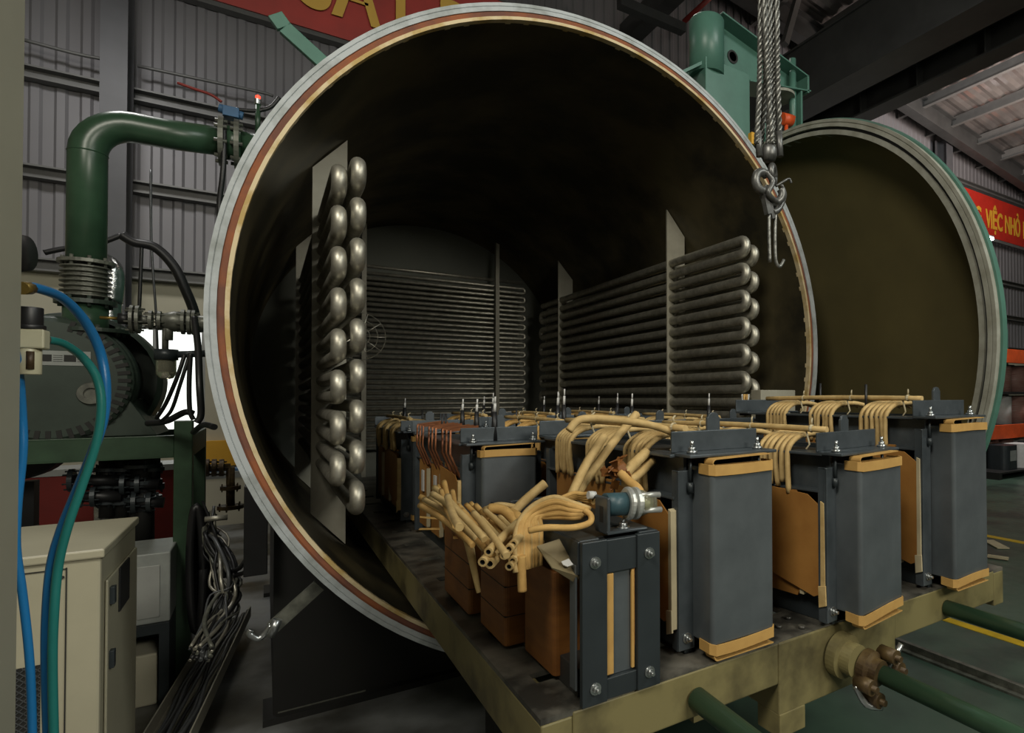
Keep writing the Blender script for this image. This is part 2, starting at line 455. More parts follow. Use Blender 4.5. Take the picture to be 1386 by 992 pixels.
# floor marks and rail
struct(MB().box(3.88, 3.96, -2, 4.0, FL, FL+.004).build('trim_11', 'yellow_line'))
struct(MB().box(6.58, 6.68, -2, 6.0, FL, FL+.004).build('trim_12', 'yellow_line'))
g = MB(); g.box(3.20, 3.30, -2, 4.6, FL, FL+.012); g.box(3.235, 3.265, -2, 4.6, FL+.012, FL+.05)
single('floor_rail', g, 'valve_steel', 'steel rail set along the dark green floor beside the trolley', 'rail')

# ================================================================== VACUUM TANK
TX, TZ, TY, TE = 1.394, .305, 2.575, 6.5
tank = thing('vacuum_tank', 'huge horizontal steel drying tank with open round mouth and dark inside', 'tank', (TX, TY, FL))
LT = Vector((-TX, -TY, -FL))     # world -> tank offset
def tb(mb, name, m, parent=tank, bev=0):
    for v in mb.v: pass
    mb.v = [v+(LT if parent is tank else Vector((0, 0, 0))) for v in mb.v]
    return mb.build(name, m, parent, bev)
AX = (0, 1, 0)
sh = MB()
sh.lathe([(1.5, .03), (1.5, TE-TY), (0, TE-TY)], (TX, TY, TZ), AX, 96, mis=[0, 2], smooth=True)
sh.lathe([(1.53, .09), (1.53, TE-TY+.03), (1.2, TE-TY+.35), (.6, TE-TY+.5), (0, TE-TY+.55)], (TX, TY, TZ), AX, 96, mi=1, smooth=True)
tb(sh, 'shell', ['shell_inside', 'tank_green', 'back_wall_paint'])
fl = MB()
fl.lathe([(1.537, .012), (1.537, 0), (1.555, 0), (1.557, .003), (1.559, 0), (1.573, 0), (1.573, .09), (1.53, .09)], (TX, TY, TZ), AX, 128)
tb(fl, 'flange', 'flange_white')
fl = MB(); fl.lathe([(1.514, .012), (1.514, .004), (1.530, .002), (1.537, .006), (1.537, .012)], (TX, TY, TZ), AX, 128)
tb(fl, 'sealing_groove', 'flange_rust')['label'] = 'rust coloured sealing groove round the mouth'
fl = MB(); fl.lathe([(1.5, .04), (1.5, 0), (1.514, 0), (1.514, .012)], (TX, TY, TZ), AX, 128)
tb(fl, 'inner_lip', 'flange_cream')['label'] = 'chipped cream lip round the mouth'
# support plates: a slanted plate stands on each side at two stations
def chord(dx): return math.sqrt(1.495**2-dx*dx)
for Y in (3.52, 5.45):
    for sgn in (-1, 1):
        x0, x1 = 1.197, 1.038
        pts = [(TX+sgn*x0, TZ-chord(x0)), (TX+sgn*x1, TZ-chord(x1)), (TX+sgn*x1, TZ+chord(x1)), (TX+sgn*x0, TZ+chord(x0))]
        o = tb(MB().prism(pts, Y, Y+.012), 'support_plate', 'plate_grey')
o = tb(MB().box(2.03, 2.07, 6.16, 6.20, -.9, 1.66), 'coil_hanger', 'plate_grey')
o = tb(MB().box(.75, .79, 6.16, 6.20, -.9, 1.66), 'coil_hanger', 'plate_grey')
# saddles
for Y in (3.41, 5.6):
    pts = [(.04, FL+.03), (2.75, FL+.03), (2.75, -.55)]
    for k in range(0, 25):
        a = R(-28-124*k/24)
        pts.append((TX+1.535*math.cos(a), TZ+1.535*math.sin(a)))
    pts.append((.04, -.55))
    tb(MB().prism(pts, Y, Y+.03), 'saddle', 'black_steel')
    tb(MB().box(.0, 2.79, Y-.05, Y+.2, FL, FL+.03), 'base_plate', 'black_steel')
tb(MB().box(.04, .07, 3.44, 5.6, FL+.03, -.6), 'skirt_plate', 'black_steel')
# clamp arm hanging under the rim on the left
g = MB(); a = P(432, 792, Y=2.72); b = P(368, 850, Y=2.72)
g.bar(a, b, .02, .05); tb(g, 'clamp_arm', 'valve_steel')
g = MB(); g.tube([P(368, 845, Y=2.70), P(352, 864, Y=2.70), P(338, 858, Y=2.70), P(340, 852, Y=2.7)], .011, 8, smooth_path=4)
g.cyl(P(376, 838, Y=2.68), P(366, 862, Y=2.68), .016)
tb(g, 'clamp_hook', 'bolt_zinc')

# ------------------------------------------------------------------ heating coils
def hairpin(mb, x, zc, yf, yb, r=.029, half=.043):
    pts = [(x, yb, zc+half)]
    for k in range(13):
        a = PI/2+PI*k/12
        pts.append((x, yf+half+math.cos(a)*half, zc+math.sin(a)*half))
    pts.append((x, yb, zc-half))
    return mb.tube(pts, r, 14)
def side_bank(sgn, label):
    XI = TX+sgn*1.077; XO = TX+sgn*1.148
    t = thing('heating_coil', label, 'heating coil', (XI, 2.73, -.5), 0)
    o = Vector((XI, 2.73, -.5))
    for c, (x, z0, nb) in enumerate(((XI, .943, 9), (XO, .897, 8))):
        for i in range(nb):
            m = MB(); hairpin(m, x, z0-i*.1698, 2.71, 5.93+c*.01)
            m.v = [v-o for v in m.v]; m.build('hairpin_tube', 'coil_metal', t)
            if i < nb-1 or True:
                # bend joining the pair below at the far end
                m = MB(); zc = z0-i*.1698-.0849
                if i < nb-1:
                    pts = [(x, 5.93, zc+.042)]+[(x, 5.93+math.sin(PI*k/8)*.042, zc+math.cos(PI*k/8)*.042) for k in range(1, 8)]+[(x, 5.93, zc-.042)]
                    m.tube(pts, .029, 12); m.v = [v-o for v in m.v]; m.build('return_bend', 'coil_metal', t)
    return t
side_bank(-1, 'shiny bank of stacked hairpin heating tubes on the left inside of the tank')
side_bank(1, 'bank of stacked hairpin heating tubes on the right inside of the tank')
t = thing('heating_coil', 'serpentine heating coil of thin horizontal tubes across the tank rear wall', 'heating coil', (1.4, 6.25, -.6))
o = Vector((1.4, 6.25, -.6))
zt, pit = 1.275, .0505
m = MB(); m.cyl((.50, 6.25, zt), (2.36, 6.25, zt), .017, 10); m.v = [v-o for v in m.v]; m.build('straight_tube', 'coil_metal', t)
for i in range(17):
    zc = zt-.065-i*2*pit+0
    m = MB(); x1 = 2.36
    pts = [(.5, 6.25, zc)]+[(x1+math.sin(PI*k/8)*.026, 6.25, zc-.026+math.cos(PI*k/8)*.026) for k in range(0, 9)]+[(.5, 6.25, zc-.052)]
    m.tube(pts, .017, 10); m.v = [v-o for v in m.v]; m.build('hairpin_tube', 'coil_metal', t)
# round wire guard seen behind the left coil
g = MB(); c = P(487, 455, Y=3.6)
for rr in (.05, .09, .13): g.lathe([(rr-.002, 0), (rr, .002), (rr+.002, 0), (rr, -.002), (rr-.002, 0)], c, AX, 28)
for k in range(10):
    a = 2*PI*k/10; g.tube([c+Vector((math.cos(a)*.02, 0, math.sin(a)*.02)), c+Vector((math.cos(a)*.13, 0, math.sin(a)*.13))], .002, 6)
g.bar(c+Vector((-.11, 0, -.06)), c+Vector((-.02, 0, 0)), .01, .01)
single('wire_guard', g, 'coil_metal', 'small round wire fan guard behind the left bank of heating tubes', 'guard')

# ================================================================== ROUND DOOR
DC = Vector((3.03, 3.01, TZ))
door = thing('tank_door', 'open round domed tank door with grey rim and olive brown inside', 'door', (DC.x, DC.y, FL), R(-2.7))
# local frame: +X = outwards (convex side), centre at z = TZ-FL
dc = (0, 0, TZ-FL); DX = (1, 0, 0)
m = MB(); m.lathe([(1.483, 0), (1.483, .10), (1.40, .22), (1.15, .36), (.75, .46), (.35, .50), (0, .51)], dc, DX, 96, smooth=True)
m.build('dished_head', 'door_inside', door)
m = MB(); m.lathe([(1.50, .10), (1.42, .24), (1.17, .385), (.76, .485), (.35, .53), (0, .54)], dc, DX, 96, smooth=True); m.build('dome_outside', 'teal_paint', door)
m = MB(); m.lathe([(1.483, .06), (1.483, -.005), (1.512, -.005), (1.512, .01)], dc, DX, 128); m.build('inner_lip', 'door_ring', door)
m = MB(); m.lathe([(1.512, .01), (1.53, .01)], dc, DX, 128)
m.lathe([(1.512, .012), (1.512, .02), (1.53, .02), (1.53, .012)], dc, DX, 128); m.build('sealing_groove', 'groove_black', door)
m = MB(); m.lathe([(1.53, .012), (1.53, -.012), (1.552, -.012), (1.554, -.006), (1.558, -.012), (1.576, -.012), (1.576, .02), (1.5, .06)], dc, DX, 128); m.build('flange', 'door_ring', door)
m = MB(); m.lathe([(1.574, .02), (1.588, .02), (1.588, .06), (1.48, .11)], dc, DX, 128); m.build('reinforcing_ring', 'teal_paint', door)
m = MB(); m.box(.05, .08, .16, .26, TZ-FL+1.55, TZ-FL+1.75); m.build('hanger_lug', 'teal_paint', door)

# davit over the tank carrying the door
dv = thing('door_davit', 'green painted steel davit with round post and arm above the tank rim', 'davit', (2.6, 3.2, 1.25))
o = Vector((2.6, 3.2, 1.25))
def db(mb, name, m_, bev=0):
    mb.v = [v-o for v in mb.v]; return mb.build(name, m_, dv, bev)
pts = [(2.545, 2.325), (2.963, 2.325)]
for x in (2.86, 2.8, 2.7, 2.62, 2.545):
    pts.append((x, TZ+math.sqrt(1.533**2-(x-TX)**2)))
pts[1:1] = []
pts = [(2.545, 2.40), (2.963, 2.40), (2.963, .7), (2.86, TZ+math.sqrt(1.533**2-(1.466)**2))]+pts[3:]
db(MB().prism(pts, 3.2, 3.45), 'box_post', 'teal_paint', .004)
m = MB(); m.lathe([(0, 0), (.128, 0), (.128, .40), (.12, .41), (0, .41)], (2.635, 3.30, 2.32), (0, 0, 1), 32, smooth=False); oo = db(m, 'round_post', 'teal_paint')
for p_ in oo.data.polygons: p_.use_smooth = abs(p_.normal.z) < .5
web = [(2.74, 2.33), (3.0, 2.36), (3.50, 2.46), (3.58, 2.46), (3.58, 2.58), (3.5, 2.60), (2.74, 2.76)]
m = MB(); m.prism(web, 3.30, 3.315); db(m, 'arm_web', 'teal_paint')
m = MB(); m.bar((2.70, 3.3, 2.765), (3.6, 3.3, 2.575), .22, .012); m.bar((2.96, 3.3, 2.35), (3.62, 3.3, 2.465), .22, .012)
m.box(3.58, 3.60, 3.19, 3.41, 2.44, 2.58); db(m, 'arm_flange', 'teal_paint', .002)
m = MB(); m.lathe([(.0, 0), (.05, 0), (.05, .004), (.035, .006), (.035, .0), (0, .0)], (2.88, 3.297, 2.55), (0, -1, 0), 28); db(m, 'hub_boss', 'groove_black')
m = MB(); m.lathe([(0, 0), (.13, 0), (.13, .02), (0, .02)], (3.36, 3.3, 2.375), (0, 0, 1), 28); db(m, 'swivel_disc', 'door_ring')
m = MB(); m.cyl((3.47, 3.25, 2.0), (3.47, 3.25, 2.70), .028); m.box(3.51, 3.53, 3.2, 3.3, 2.05, 2.45); db(m, 'hanger_rod', 'teal_paint')
m = MB(); m.bar((2.22, 3.25, 2.14), (2.56, 3.25, 2.38), .05, .02); m.bar((2.35, 3.25, 1.55), (2.55, 3.25, 1.9), .05, .02); db(m, 'stay', 'teal_paint')
m = MB(); c = P(1064, 163, Y=3.1); m.cyl(c+Vector((-.05, 0, 0)), c+Vector((.05, 0, .01)), .045); m.cyl(c+Vector((.05, 0, .01)), c+Vector((.09, 0, .05)), .012)
m.cyl(c+Vector((0, 0, -.28)), c+Vector((0, 0, -.03)), .015)
single('gear_motor', m, 'orange_paint', 'small orange red motor beside the ropes above the round door', 'motor')
m = MB(); c = P(1018, 187, Y=3.05); m.box(c.x-.022, c.x+.022, c.y-.02, c.y+.02, c.z-.05, c.z+.035)
single('orange_block', m, 'banner_yellow', 'small orange block between the tank rim and the hanging ropes', 'block', bev=.004)
# green bracket above the left of the rim
m = MB(); m.bar(P(385, 38, Y=3.4), P(440, 88, Y=3.4), .03, .07); m.bar(P(372, 20, Y=3.4), P(385, 38, Y=3.4), .03, .07)
single('green_bracket', m, 'teal_paint', 'pale green diagonal bracket above the upper left of the tank rim', 'bracket', bev=.003)

# ================================================================== TROLLEY
TL, TRX, TF, TB_, TT = .4626, 2.325, 1.124, 5.4, -.65
tr = thing('loading_trolley', 'long steel trolley with olive beams and dark deck carrying the transformers', 'trolley', (TX, TF, TT-.15))
o_tr = Vector((TX, TF, TT-.15))
def tro(mb, name, m_, bev=0):
    mb.v = [v-o_tr for v in mb.v]; return mb.build(name, m_, tr, bev)
# deck with real slots
xs = [TL, .515, .60, .72, .80, .87, 1.12, 1.20, 1.30, 1.65, 1.78, 2.02, 2.2, TRX]
ys = [TF]
y = TF
while y < TB_-.3:
    ys += [y+.15, y+.20]; y += .30
ys.append(TB_)
m = MB()
for i in range(len(xs)-1):
    for j in range(len(ys)-1):
        if j % 2 == 1 and i in (1, 4, 7, 9): continue
        m.box(xs[i], xs[i+1], ys[j], ys[j+1], TT-.012, TT)
tro(m, 'deck_plate', 'deck_steel')
m = MB()
for y in [TF+.45+.6*k for k in range(7)]: m.box(TL+.06, TRX-.06, y, y+.05, TT-.11, TT-.012)
tro(m, 'cross_member', 'black_steel')
for x0, x1 in ((TL, TL+.07), (TRX-.07, TRX)):
    tro(MB().box(x0, x1, TF-.002, TB_, -.785, TT-.012), 'side_beam', 'olive_paint', .004)
tro(MB().box(TL+.07, 1.13, TF-.002, TF+.07, -.763, TT-.004), 'front_beam', 'olive_paint', .004)
tro(MB().box(1.641, TRX-.07, TF-.002, TF+.07, -.763, TT-.004), 'front_beam', 'olive_paint', .004)
tro(MB().box(1.13, 1.641, TF-.004, TF+.16, -.845, TT-.004), 'coupling_block', 'olive_paint', .004)
tro(MB().box(1.13, 1.228, TF-.006, TF+.08, -.905, -.842), 'foot_plate', 'olive_paint', .003)
tro(MB().box(1.00, 1.02, TF+.09, TF+.3, -.86, -.763).box(.94, 1.0, TF+.12, TF+.3, -.86, -.80), 'gusset', 'olive_paint')
for x in (.8, 1.98):
    for y in (3.0, 4.9):
        m = MB(); m.lathe([(0, -.03), (.09, -.03), (.105, -.02), (.105, -.015), (.09, -.01), (.09, .03), (0, .03)], (x, y, -.87), (1, 0, 0), 28)
        tro(m, 'wheel', 'valve_steel')
for x, lab in ((.8, 'dark steel beam on stands under the left half of the trolley'), (1.98, 'dark steel beam on stands under the right half of the trolley')):
    m = MB(); m.box(x-.06, x+.06, 2.2, 6.2, -.985, -.97); m.box(x-.006, x+.006, 2.2, 6.2, -1.06, -.985); m.box(x-.06, x+.06, 2.2, 6.2, -1.075, -1.06)
    m.box(x-.05, x+.05, 2.3, 2.4, FL, -1.075)
    single('track_beam', m, 'black_steel', lab, 'beam')
# puddle / small studs on the deck by the front
m = MB()
for x, y in ((1.20, 1.19), (1.27, 1.22), (1.25, 1.15), (1.22, 1.26)): m.cyl((x, y, TT), (x, y, TT+.008), .010)
tro(m, 'stud', 'deck_steel')

# green bars pushing on the trolley
def pbar(a, b, r, label, ends=True):
    m = MB(); m.cyl(a, b, r, 24)
    o = m.build('green_pipe', 'dark_green', None, loc=a); return tag(o, label, 'pipe')
pbar(Vector((.853, 1.118, -.716)), Vector((.90, .35, -.80)), .026, 'green pipe running forward from the trolley front nearest its left corner')
pbar(Vector((1.415, 1.02, -.768)), Vector((1.43, .30, -.79)), .0255, 'green pipe with brass joint running forward from the brown coupling')
m = MB(); m.cyl((1.4195, .80, -.7745), (1.4205, .75, -.776), .0262, 24)
pbar(Vector((1.93, 1.12, -.722)), Vector((1.95, .35, -.74)), .026, 'green pipe running forward from the right end of the trolley front')
cp = thing('pipe_coupling', 'oily brown pipe coupling with swing bolts on the trolley front', 'coupling', (1.36, 1.12, -.735))
def cpb(mb, name, m_, bev=0):
    mb.v = [v-Vector((1.36, 1.12, -.735)) for v in mb.v]; return mb.build(name, m_, cp, bev)
m = MB(); m.lathe([(0, 0), (.062, 0), (.062, .03), (.045, .032), (.045, .065), (0, .065)], (1.365, 1.118, -.735), (.06, -1, -.05), 30); cpb(m, 'flange', 'olive_paint')
m = MB(); m.lathe([(0, 0), (.05, 0), (.05, .022), (.036, .03), (.036, .05), (0, .05)], (1.40, 1.055, -.758), (.1, -1, -.1), 26); cpb(m, 'clamp_body', 'gunk_brown')
for dx, dz in ((-.055, -.02), (.052, .035), (-.02, -.065), (.075, -.005)):
    m = MB(); c = Vector((1.41+dx, 1.045, -.765+dz)); m.cyl(c, c+Vector((0, -.05, 0)), .021, 14); m.cyl(c+Vector((0, .01, 0)), c+Vector((0, -.065, 0)), .009, 8); cpb(m, 'swing_bolt', 'gunk_brown')
m = MB(); m.cyl((1.465, 1.02, -.765), (1.492, 1.0, -.70), .008, 10); cpb(m, 'clamp_handle', 'bolt_zinc')['label'] = 'bright bare pin'
m = MB(); m.tube([(1.34, 1.04, -.79), (1.36, 1.02, -.84), (1.40, 1.0, -.85)], .009, 8, smooth_path=4); cpb(m, 'link', 'bolt_zinc')

# ================================================================== TRANSFORMERS
def ribbon(mb, hx, y0, y1, z0, z1, th=.003, wav=0., seedv=0, flat=False):
    """band of paper board wrapped round a box, open at the top"""
    rnd = random.Random(seedv)
    pts = [(-hx, y1), (-hx, y0+.012), (-hx+.012, y0), (hx-.012, y0), (hx, y0+.012), (hx, y1)]
    n = len(pts); dens = []
    for i in range(n-1):
        a, b = pts[i], pts[i+1]; k = 6 if abs(b[0]-a[0]) > .05 else 2
        for j in range(k): dens.append((a[0]+(b[0]-a[0])*j/k, a[1]+(b[1]-a[1])*j/k))
    dens.append(pts[-1]); n = len(dens)
    ph = rnd.uniform(0, 6)
    vs = []
    for i, (x, y) in enumerate(dens):
        q = wav*math.sin(i*.55+ph); s = 1+th/hx
        vs += [(x, y, z0+q), (x, y, z1+q*.8), (x*s, y-th, z1+q*.8), (x*s, y-th, z0+q)]
    fs = []
    for i in range(n-1):
        for j in range(4):
            j2 = (j+1) % 4
            fs.append((4*i+j, 4*i+j2, 4*(i+1)+j2, 4*(i+1)+j))
    fs += [(0, 1, 2, 3), (4*n-1, 4*n-2, 4*n-3, 4*n-4)]
    return mb.add(vs, fs)
def loop_paper(mb, hx, y, z0, z1, th=.0025, dep=.035, tilt=0.):
    """flattened paper loop: two sheets joined by round ends"""
    pr = []
    h = (z1-z0)/2; zc = (z0+z1)/2
    for k in range(9):
        a = PI/2+PI*k/8; pr.append((-hx+h+math.cos(a)*h, zc+math.sin(a)*h))
    pr.append((hx, z0)); inner = []
    pr2 = [(hx, z1)]
    outer = [(hx, z1+tilt)]+pr
    out = []
    n = len(outer); vs = []
    for i, (x, z) in enumerate(outer):
        vs += [(x, y, z), (x, y+dep, z)]
    cx = 0
    for i, (x, z) in enumerate(outer):
        zz = z+(th if z < zc else -th); xx = x if x > 0 else x+th
        vs += [(xx, y, zz), (xx, y+dep, zz)]
    fs = []
    for i in range(n-1):
        fs += [(2*i, 2*i+2, 2*i+3, 2*i+1), (2*n+2*i, 2*n+2*i+1, 2*n+2*i+3, 2*n+2*i+2),
               (2*i, 2*n+2*i, 2*n+2*i+2, 2*i+2), (2*i+1, 2*i+3, 2*n+2*i+3, 2*n+2*i+1)]
    return mb.add(vs, fs)
def rrect_prism(mb, x0, x1, y0, y1, z0, z1, r, seg=5, mi=0):
    pts = []
    for cx, cy, a0 in ((x1-r, y1-r, 0), (x0+r, y1-r, 90), (x0+r, y0+r, 180), (x1-r, y0+r, 270)):
        for k in range(seg+1):
            a = R(a0+90*k/seg); pts.append((cx+r*math.cos(a), cy+r*math.sin(a)))
    return mb.prism(pts, z0, z1, mi, 'xy')
def cchan(mb, x, y, sgn, z0, z1, wd=.055, dp=.03, t=.006):
    """upright C channel, web facing forward"""
    mb.box(x-wd/2, x+wd/2, y, y+t, z0, z1)
    mb.box(x-wd/2, x-wd/2+t, y+t, y+dp, z0, z1); mb.box(x+wd/2-t, x+wd/2, y+t, y+dp, z0, z1)
    return mb

def lead_path(x0, y, zt, zb, out, rnd, drop=.0):
    j = lambda a: rnd.uniform(-a, a)
    return [(x0+.10, y+j(.004), zt-.012+j(.003)), (x0+.03, y+j(.003), zt+j(.002)), (x0-out*.55, y, zt-.006), (x0-out, y, zt-.035), (x0-out-.006+j(.003), y+j(.004), (zt+zb)/2), (x0-out-.004+j(.006), y+j(.005), zb+j(.006))]

def make_transformer(label, xc, yf, h, L=.93, rot=0, hw=.147, pw=.105, coilw=.145, leads='tan', poles=False, group=None, lug=True, rod=True, seedv=1, twist=True, coppers=False, simple=False):
    rnd = random.Random(seedv)
    t = thing('transformer', label, 'transformer', (xc, yf, TT), rot, group)
    yb = .065         # bracket plane, behind the front panel
    # bottom yoke clamps sit on the deck
    for x0, x1 in ((-.125, -.10), (.10, .125)):
        MB().box(x0, x1, yb+.022, L-.03, 0, .10).build('bottom_clamp', 'dark_steel', t, .003)
    MB().box(-.095, .095, yb+.05, L-.05, .012, .095).build('bottom_yoke', 'core_lamination', t)
    # top yoke and clamps
    MB().box(-.09, .09, yb+.045, L-.05, h-.15, h-.055).build('top_yoke', 'core_lamination', t)
    for s in (-1, 1):
        m = MB(); x = s*.112
        m.box(min(x, x+s*.008), max(x, x+s*.008), yb+.03, L-.03, h-.16, h-.045)
        m.box(min(x, x+s*.05), max(x, x+s*.05), yb+.03, L-.03, h-.053, h-.045); m.box(min(x, x+s*.04), max(x, x+s*.04), yb+.03, L-.03, h-.16, h-.152)
        m.build('top_clamp', 'clamp_steel' if s < 0 else 'dark_steel', t, .002)
    # end panels (front and rear)
    for e, y0, y1 in ((0, 0, yb+.045), (1, L-.07, L)):
        m = MB(); rrect_prism(m, -pw, pw, y0, y1, .045 if e == 0 else .03, h-.075, .012)
        m.build('end_panel', 'panel_steel', t, .002)
    m = MB(); ribbon(m, pw+.001, -.002, .05, h-.092, h-.066, .003, .0015, seedv)
    loop_paper(m, pw*.92, .006, h-.073, h-.052, tilt=.004); m.build('insulation_paper', 'paper_sheet', t)
    m = MB(); ribbon(m, pw+.001, -.002, .05, .022, .048, .003, .0035, seedv+5)
    loop_paper(m, pw*.95, -.001, .006, .030, tilt=.003); m.build('insulation_paper', 'paper_sheet', t)
    # upright channels
    for s in (-1, 1):
        for yy in (yb+.012, L-.05):
            cchan(MB(), s*(hw-.022), yy, s, .015, h-.085, .05).build('side_channel', 'clamp_steel', t, .002)
    # angle iron on top front and rear
    for e, yy, sg in ((0, yb-.035, 1), (1, L-.03, 1)):
        m = MB()
        m.box(-hw, hw, yy, yy+.085, h-.05, h-.042)
        m.box(-hw, hw, yy+.079, yy+.085, h-.042, h+.012)
        m.build('top_bracket', 'clamp_steel', t, .002)
    for s in (-1, 1):
        m = MB()
        c = (s*(hw-.035), yb+.005, h-.042)
        m.cyl(c, (c[0], c[1], h-.035), .014, 14); m.cyl((c[0], c[1], h-.035), (c[0], c[1], h-.026), .010, 6); m.cyl((c[0], c[1], h-.026), (c[0], c[1], h-.010), .005, 8)
        m.build('bolt', 'bolt_zinc', t)
    for s in (-1, 1):
        m = MB()
        c = (s*(hw-.030), yb+.006, 0)
        m.cyl((c[0], c[1], h-.05), (c[0], c[1], h-.115), .0045, 8); m.cyl((c[0], c[1], h-.115), (c[0], c[1], h-.14), .009, 6)
        m.build('tie_rod', 'dark_steel', t)
    for s in (-1, 1): bolt_mb(MB(), (s*(hw-.022), yb+.012, .045), (0, -1, 0), .009, .010).build('bolt', 'bolt_zinc', t)
    if lug:
        pts = [(-.022, h-.045), (.022, h-.045), (.022, h+.045)]
        for k in range(7): a = R(180*k/6); pts.append((math.cos(a)*.018+0, h+.047+math.sin(a)*.012))
        pts.append((-.022, h+.045))
        m = MB(); m.prism(pts, yb+.055, yb+.063); m.build('lifting_lug', 'clamp_steel', t, .001)
    # three coils
    n = 3; y0 = yb+.085; pitch = (L-.08-y0)/n
    zt = h-.20; z0 = .085
    for k in range(n):
        a = y0+k*pitch+.008; b = y0+(k+1)*pitch-.008
        m = MB(); rrect_prism(m, -coilw, coilw, a, b, z0, zt, .05)
        oo = m.build('coil', 'cardboard', t, .003)
        m = MB(); m.box(-coilw-.006, -coilw+.004, a+.03, b-.03, z0-.02, zt+.05+rnd.uniform(-.01, .015))
        m.add([(-coilw-.007, a+.03, zt+.02), (-coilw-.012, a+.012, zt+.01), (-coilw-.012, a+.012, z0+.01), (-coilw-.007, a+.03, z0-.02)], [(0, 1, 2, 3)])
        m.build('board_flap', 'cardboard', oo, .001)
        m = MB(); m.box(-coilw-.012, -coilw+.002, a+.004, a+.018, z0-.01, zt+.01); m.build('edge_strip', 'cream_strip', oo)
        m = MB(); m.box(-coilw+.004, coilw-.004, a+.01, b-.01, zt, zt+.035); m.build('spacer_ring', 'dark_steel', oo)
    # big bent board beside the nearest coil, with a pale edge
    xo = -coilw-.016; ya, yc_ = yb+.028, y0+pitch*.95
    m = MB(); m.prism([(ya, z0+.01), (ya+.03, z0-.005), (yc_-.05, z0+.045), (yc_, z0+.09), (yc_, zt+.05), (ya+.05, zt+.035), (ya, zt+.0)], xo-.003, xo, 0, 'yz'); m.build('side_board', 'cardboard', t, .001)
    m = MB(); m.prism([(ya-.010, z0-.015), (ya+.006, z0-.012), (ya+.005, zt+.02), (ya-.007, zt+.015)], xo-.006, xo+.012, 0, 'yz')
    m.prism([(ya-.014, z0-.02), (ya+.01, z0-.03), (ya+.012, z0+.03), (ya-.012, z0+.035)], xo-.009, xo-.004, 0, 'yz'); m.build('edge_strip', 'cream_strip' if seedv % 2 else 'paper_pale', t, .001)
    # leads hanging over the left side
    if leads:
        pm = 'paper_tan' if leads == 'tan' else 'paper_pale'
        for k in range(n):
            yc = y0+(k+.5)*pitch
            nl = 3 if simple else 6
            for j in range(nl):
                y = yc+(j-(nl-1)/2)*(.0205 if not simple else .03)+rnd.uniform(-.002, .002)
                m = MB(); m.tube(lead_path(-.045, y, h+.0, h-.155+rnd.uniform(-.012, .012), .108, rnd), .0085 if not simple else .010, 8, smooth_path=4 if not simple else 3)
                m.build('lead', pm, t)
    if rod:
        m = MB(); ya, yc = y0-.03, y0+n*pitch
        m.tube([(-.095, ya, h+.018), (-.097, (ya+yc)/2, h+.022), (-.095, yc, h+.018)], .0095, 10, smooth_path=4); m.build('lead_rod', 'paper_pale', t)
        for k in range(n):
            m = MB()
            y = y0+(k+.1)*pitch
            m.lathe([(.010, -.006), (.013, 0), (.010, .006)], (-.095, y, h+.02), (0, 1, 0), 10); m.tube([(-.095, y, h+.03), (-.10, y-.004, h+.045), (-.088, y+.004, h+.05)], .003, 6)
            m.tube([(-.095, y+.02, h+.012), (-.075, y+.022, h-.03), (-.09, y+.024, h-.045)], .003, 6)
            m.build('twine_tie', 'cream_strip', t)
    if coppers:
        for k in range(n):
            yc = y0+(k+.45)*pitch
            for j in range(3):
                m = MB(); y = yc+j*.06-.06
                pts = [(-.06, y, h+.012), (-.168, y-.004, h-.0), (-.176, y-.03, h-.09), (-.150, y-.075, h-.175)]
                for q in range(3): m.bar(pts[q], pts[q+1], .011, .006, up=(1, 0, 0))
                m.build('copper_lead', 'copper', t)
            m = MB(); m.box(-coilw-.004, -.06, yc-.06, yc+.06, zt+.035, zt+.05); m.cyl((-.10, yc-.03, zt+.05), (-.10, yc-.03, zt+.075), .008, 8); m.build('terminal_plate', 'valve_steel', t)
            m = MB(); m.box(-coilw-.014, -coilw-.008, yc-.02, yc+.015, zt-.10, zt-.005); m.build('paper_tag', 'white_tape', t)
    if poles:
        for k, (x, y, hh, wt) in enumerate(poles):
            m = MB(); m.tube([(x, y, h-.04), (x, y, h+hh*.55)], [.014, .009] if wt else [.005, .005], 12)
            po = m.build('terminal_rod', 'rubber_black', t)
            if wt:
                m = MB(); m.cyl((x, y, h+hh*.55), (x+.002, y, h+hh*.8), .0055, 10); m.cyl((x+.002, y, h+hh*.8), (x+.003, y, h+hh), .0035, 8)
                m.build('rod_tip', 'white_tape', po)['label'] = 'white paper wrapped tip'
    return t

T2 = make_transformer('large grey end panel transformer at the front, just right of the small frame one', 1.005, 1.115, .55, .93, 0, seedv=3, leads='pale')
T3 = make_transformer('slightly turned transformer at the front, overhanging the deck edge, second from the right', 1.475, 1.045, .535, .93, R(7), hw=.162, pw=.118, seedv=4, leads='pale')
T4 = make_transformer('tallest transformer at the front right corner of the trolley', 1.99, 1.06, .625, .95, R(1), hw=.165, pw=.11, coilw=.15, seedv=5, leads='pale', poles=[(-.03, .62, .15, False), (-.12, .33, .13, False)])
T5 = make_transformer('grey transformer with copper leads in second row, behind the yellow tube heap', .757, 2.13, .525, .93, 0, hw=.152, seedv=6, leads=None, rod=False, coppers=True, poles=[(-.02, .12, .13, True), (.0, .42, .12, True), (-.10, .6, .10, False), (-.08, .62, .10, False), (.03, .75, .12, True)])
T6 = make_transformer('transformer in the second row directly behind the large grey panel one', 1.16, 2.22, .53, .93, 0, seedv=7, simple=True, leads='tan', poles=[(-.03, .25, .16, True), (.05, .5, .15, True), (-.06, .78, .12, False)])
T8 = make_transformer('transformer in the second row behind the slightly turned one', 1.56, 2.2, .53, .93, 0, seedv=8, simple=True, leads='pale', poles=[(-.05, .3, .14, True), (.03, .6, .12, False)])
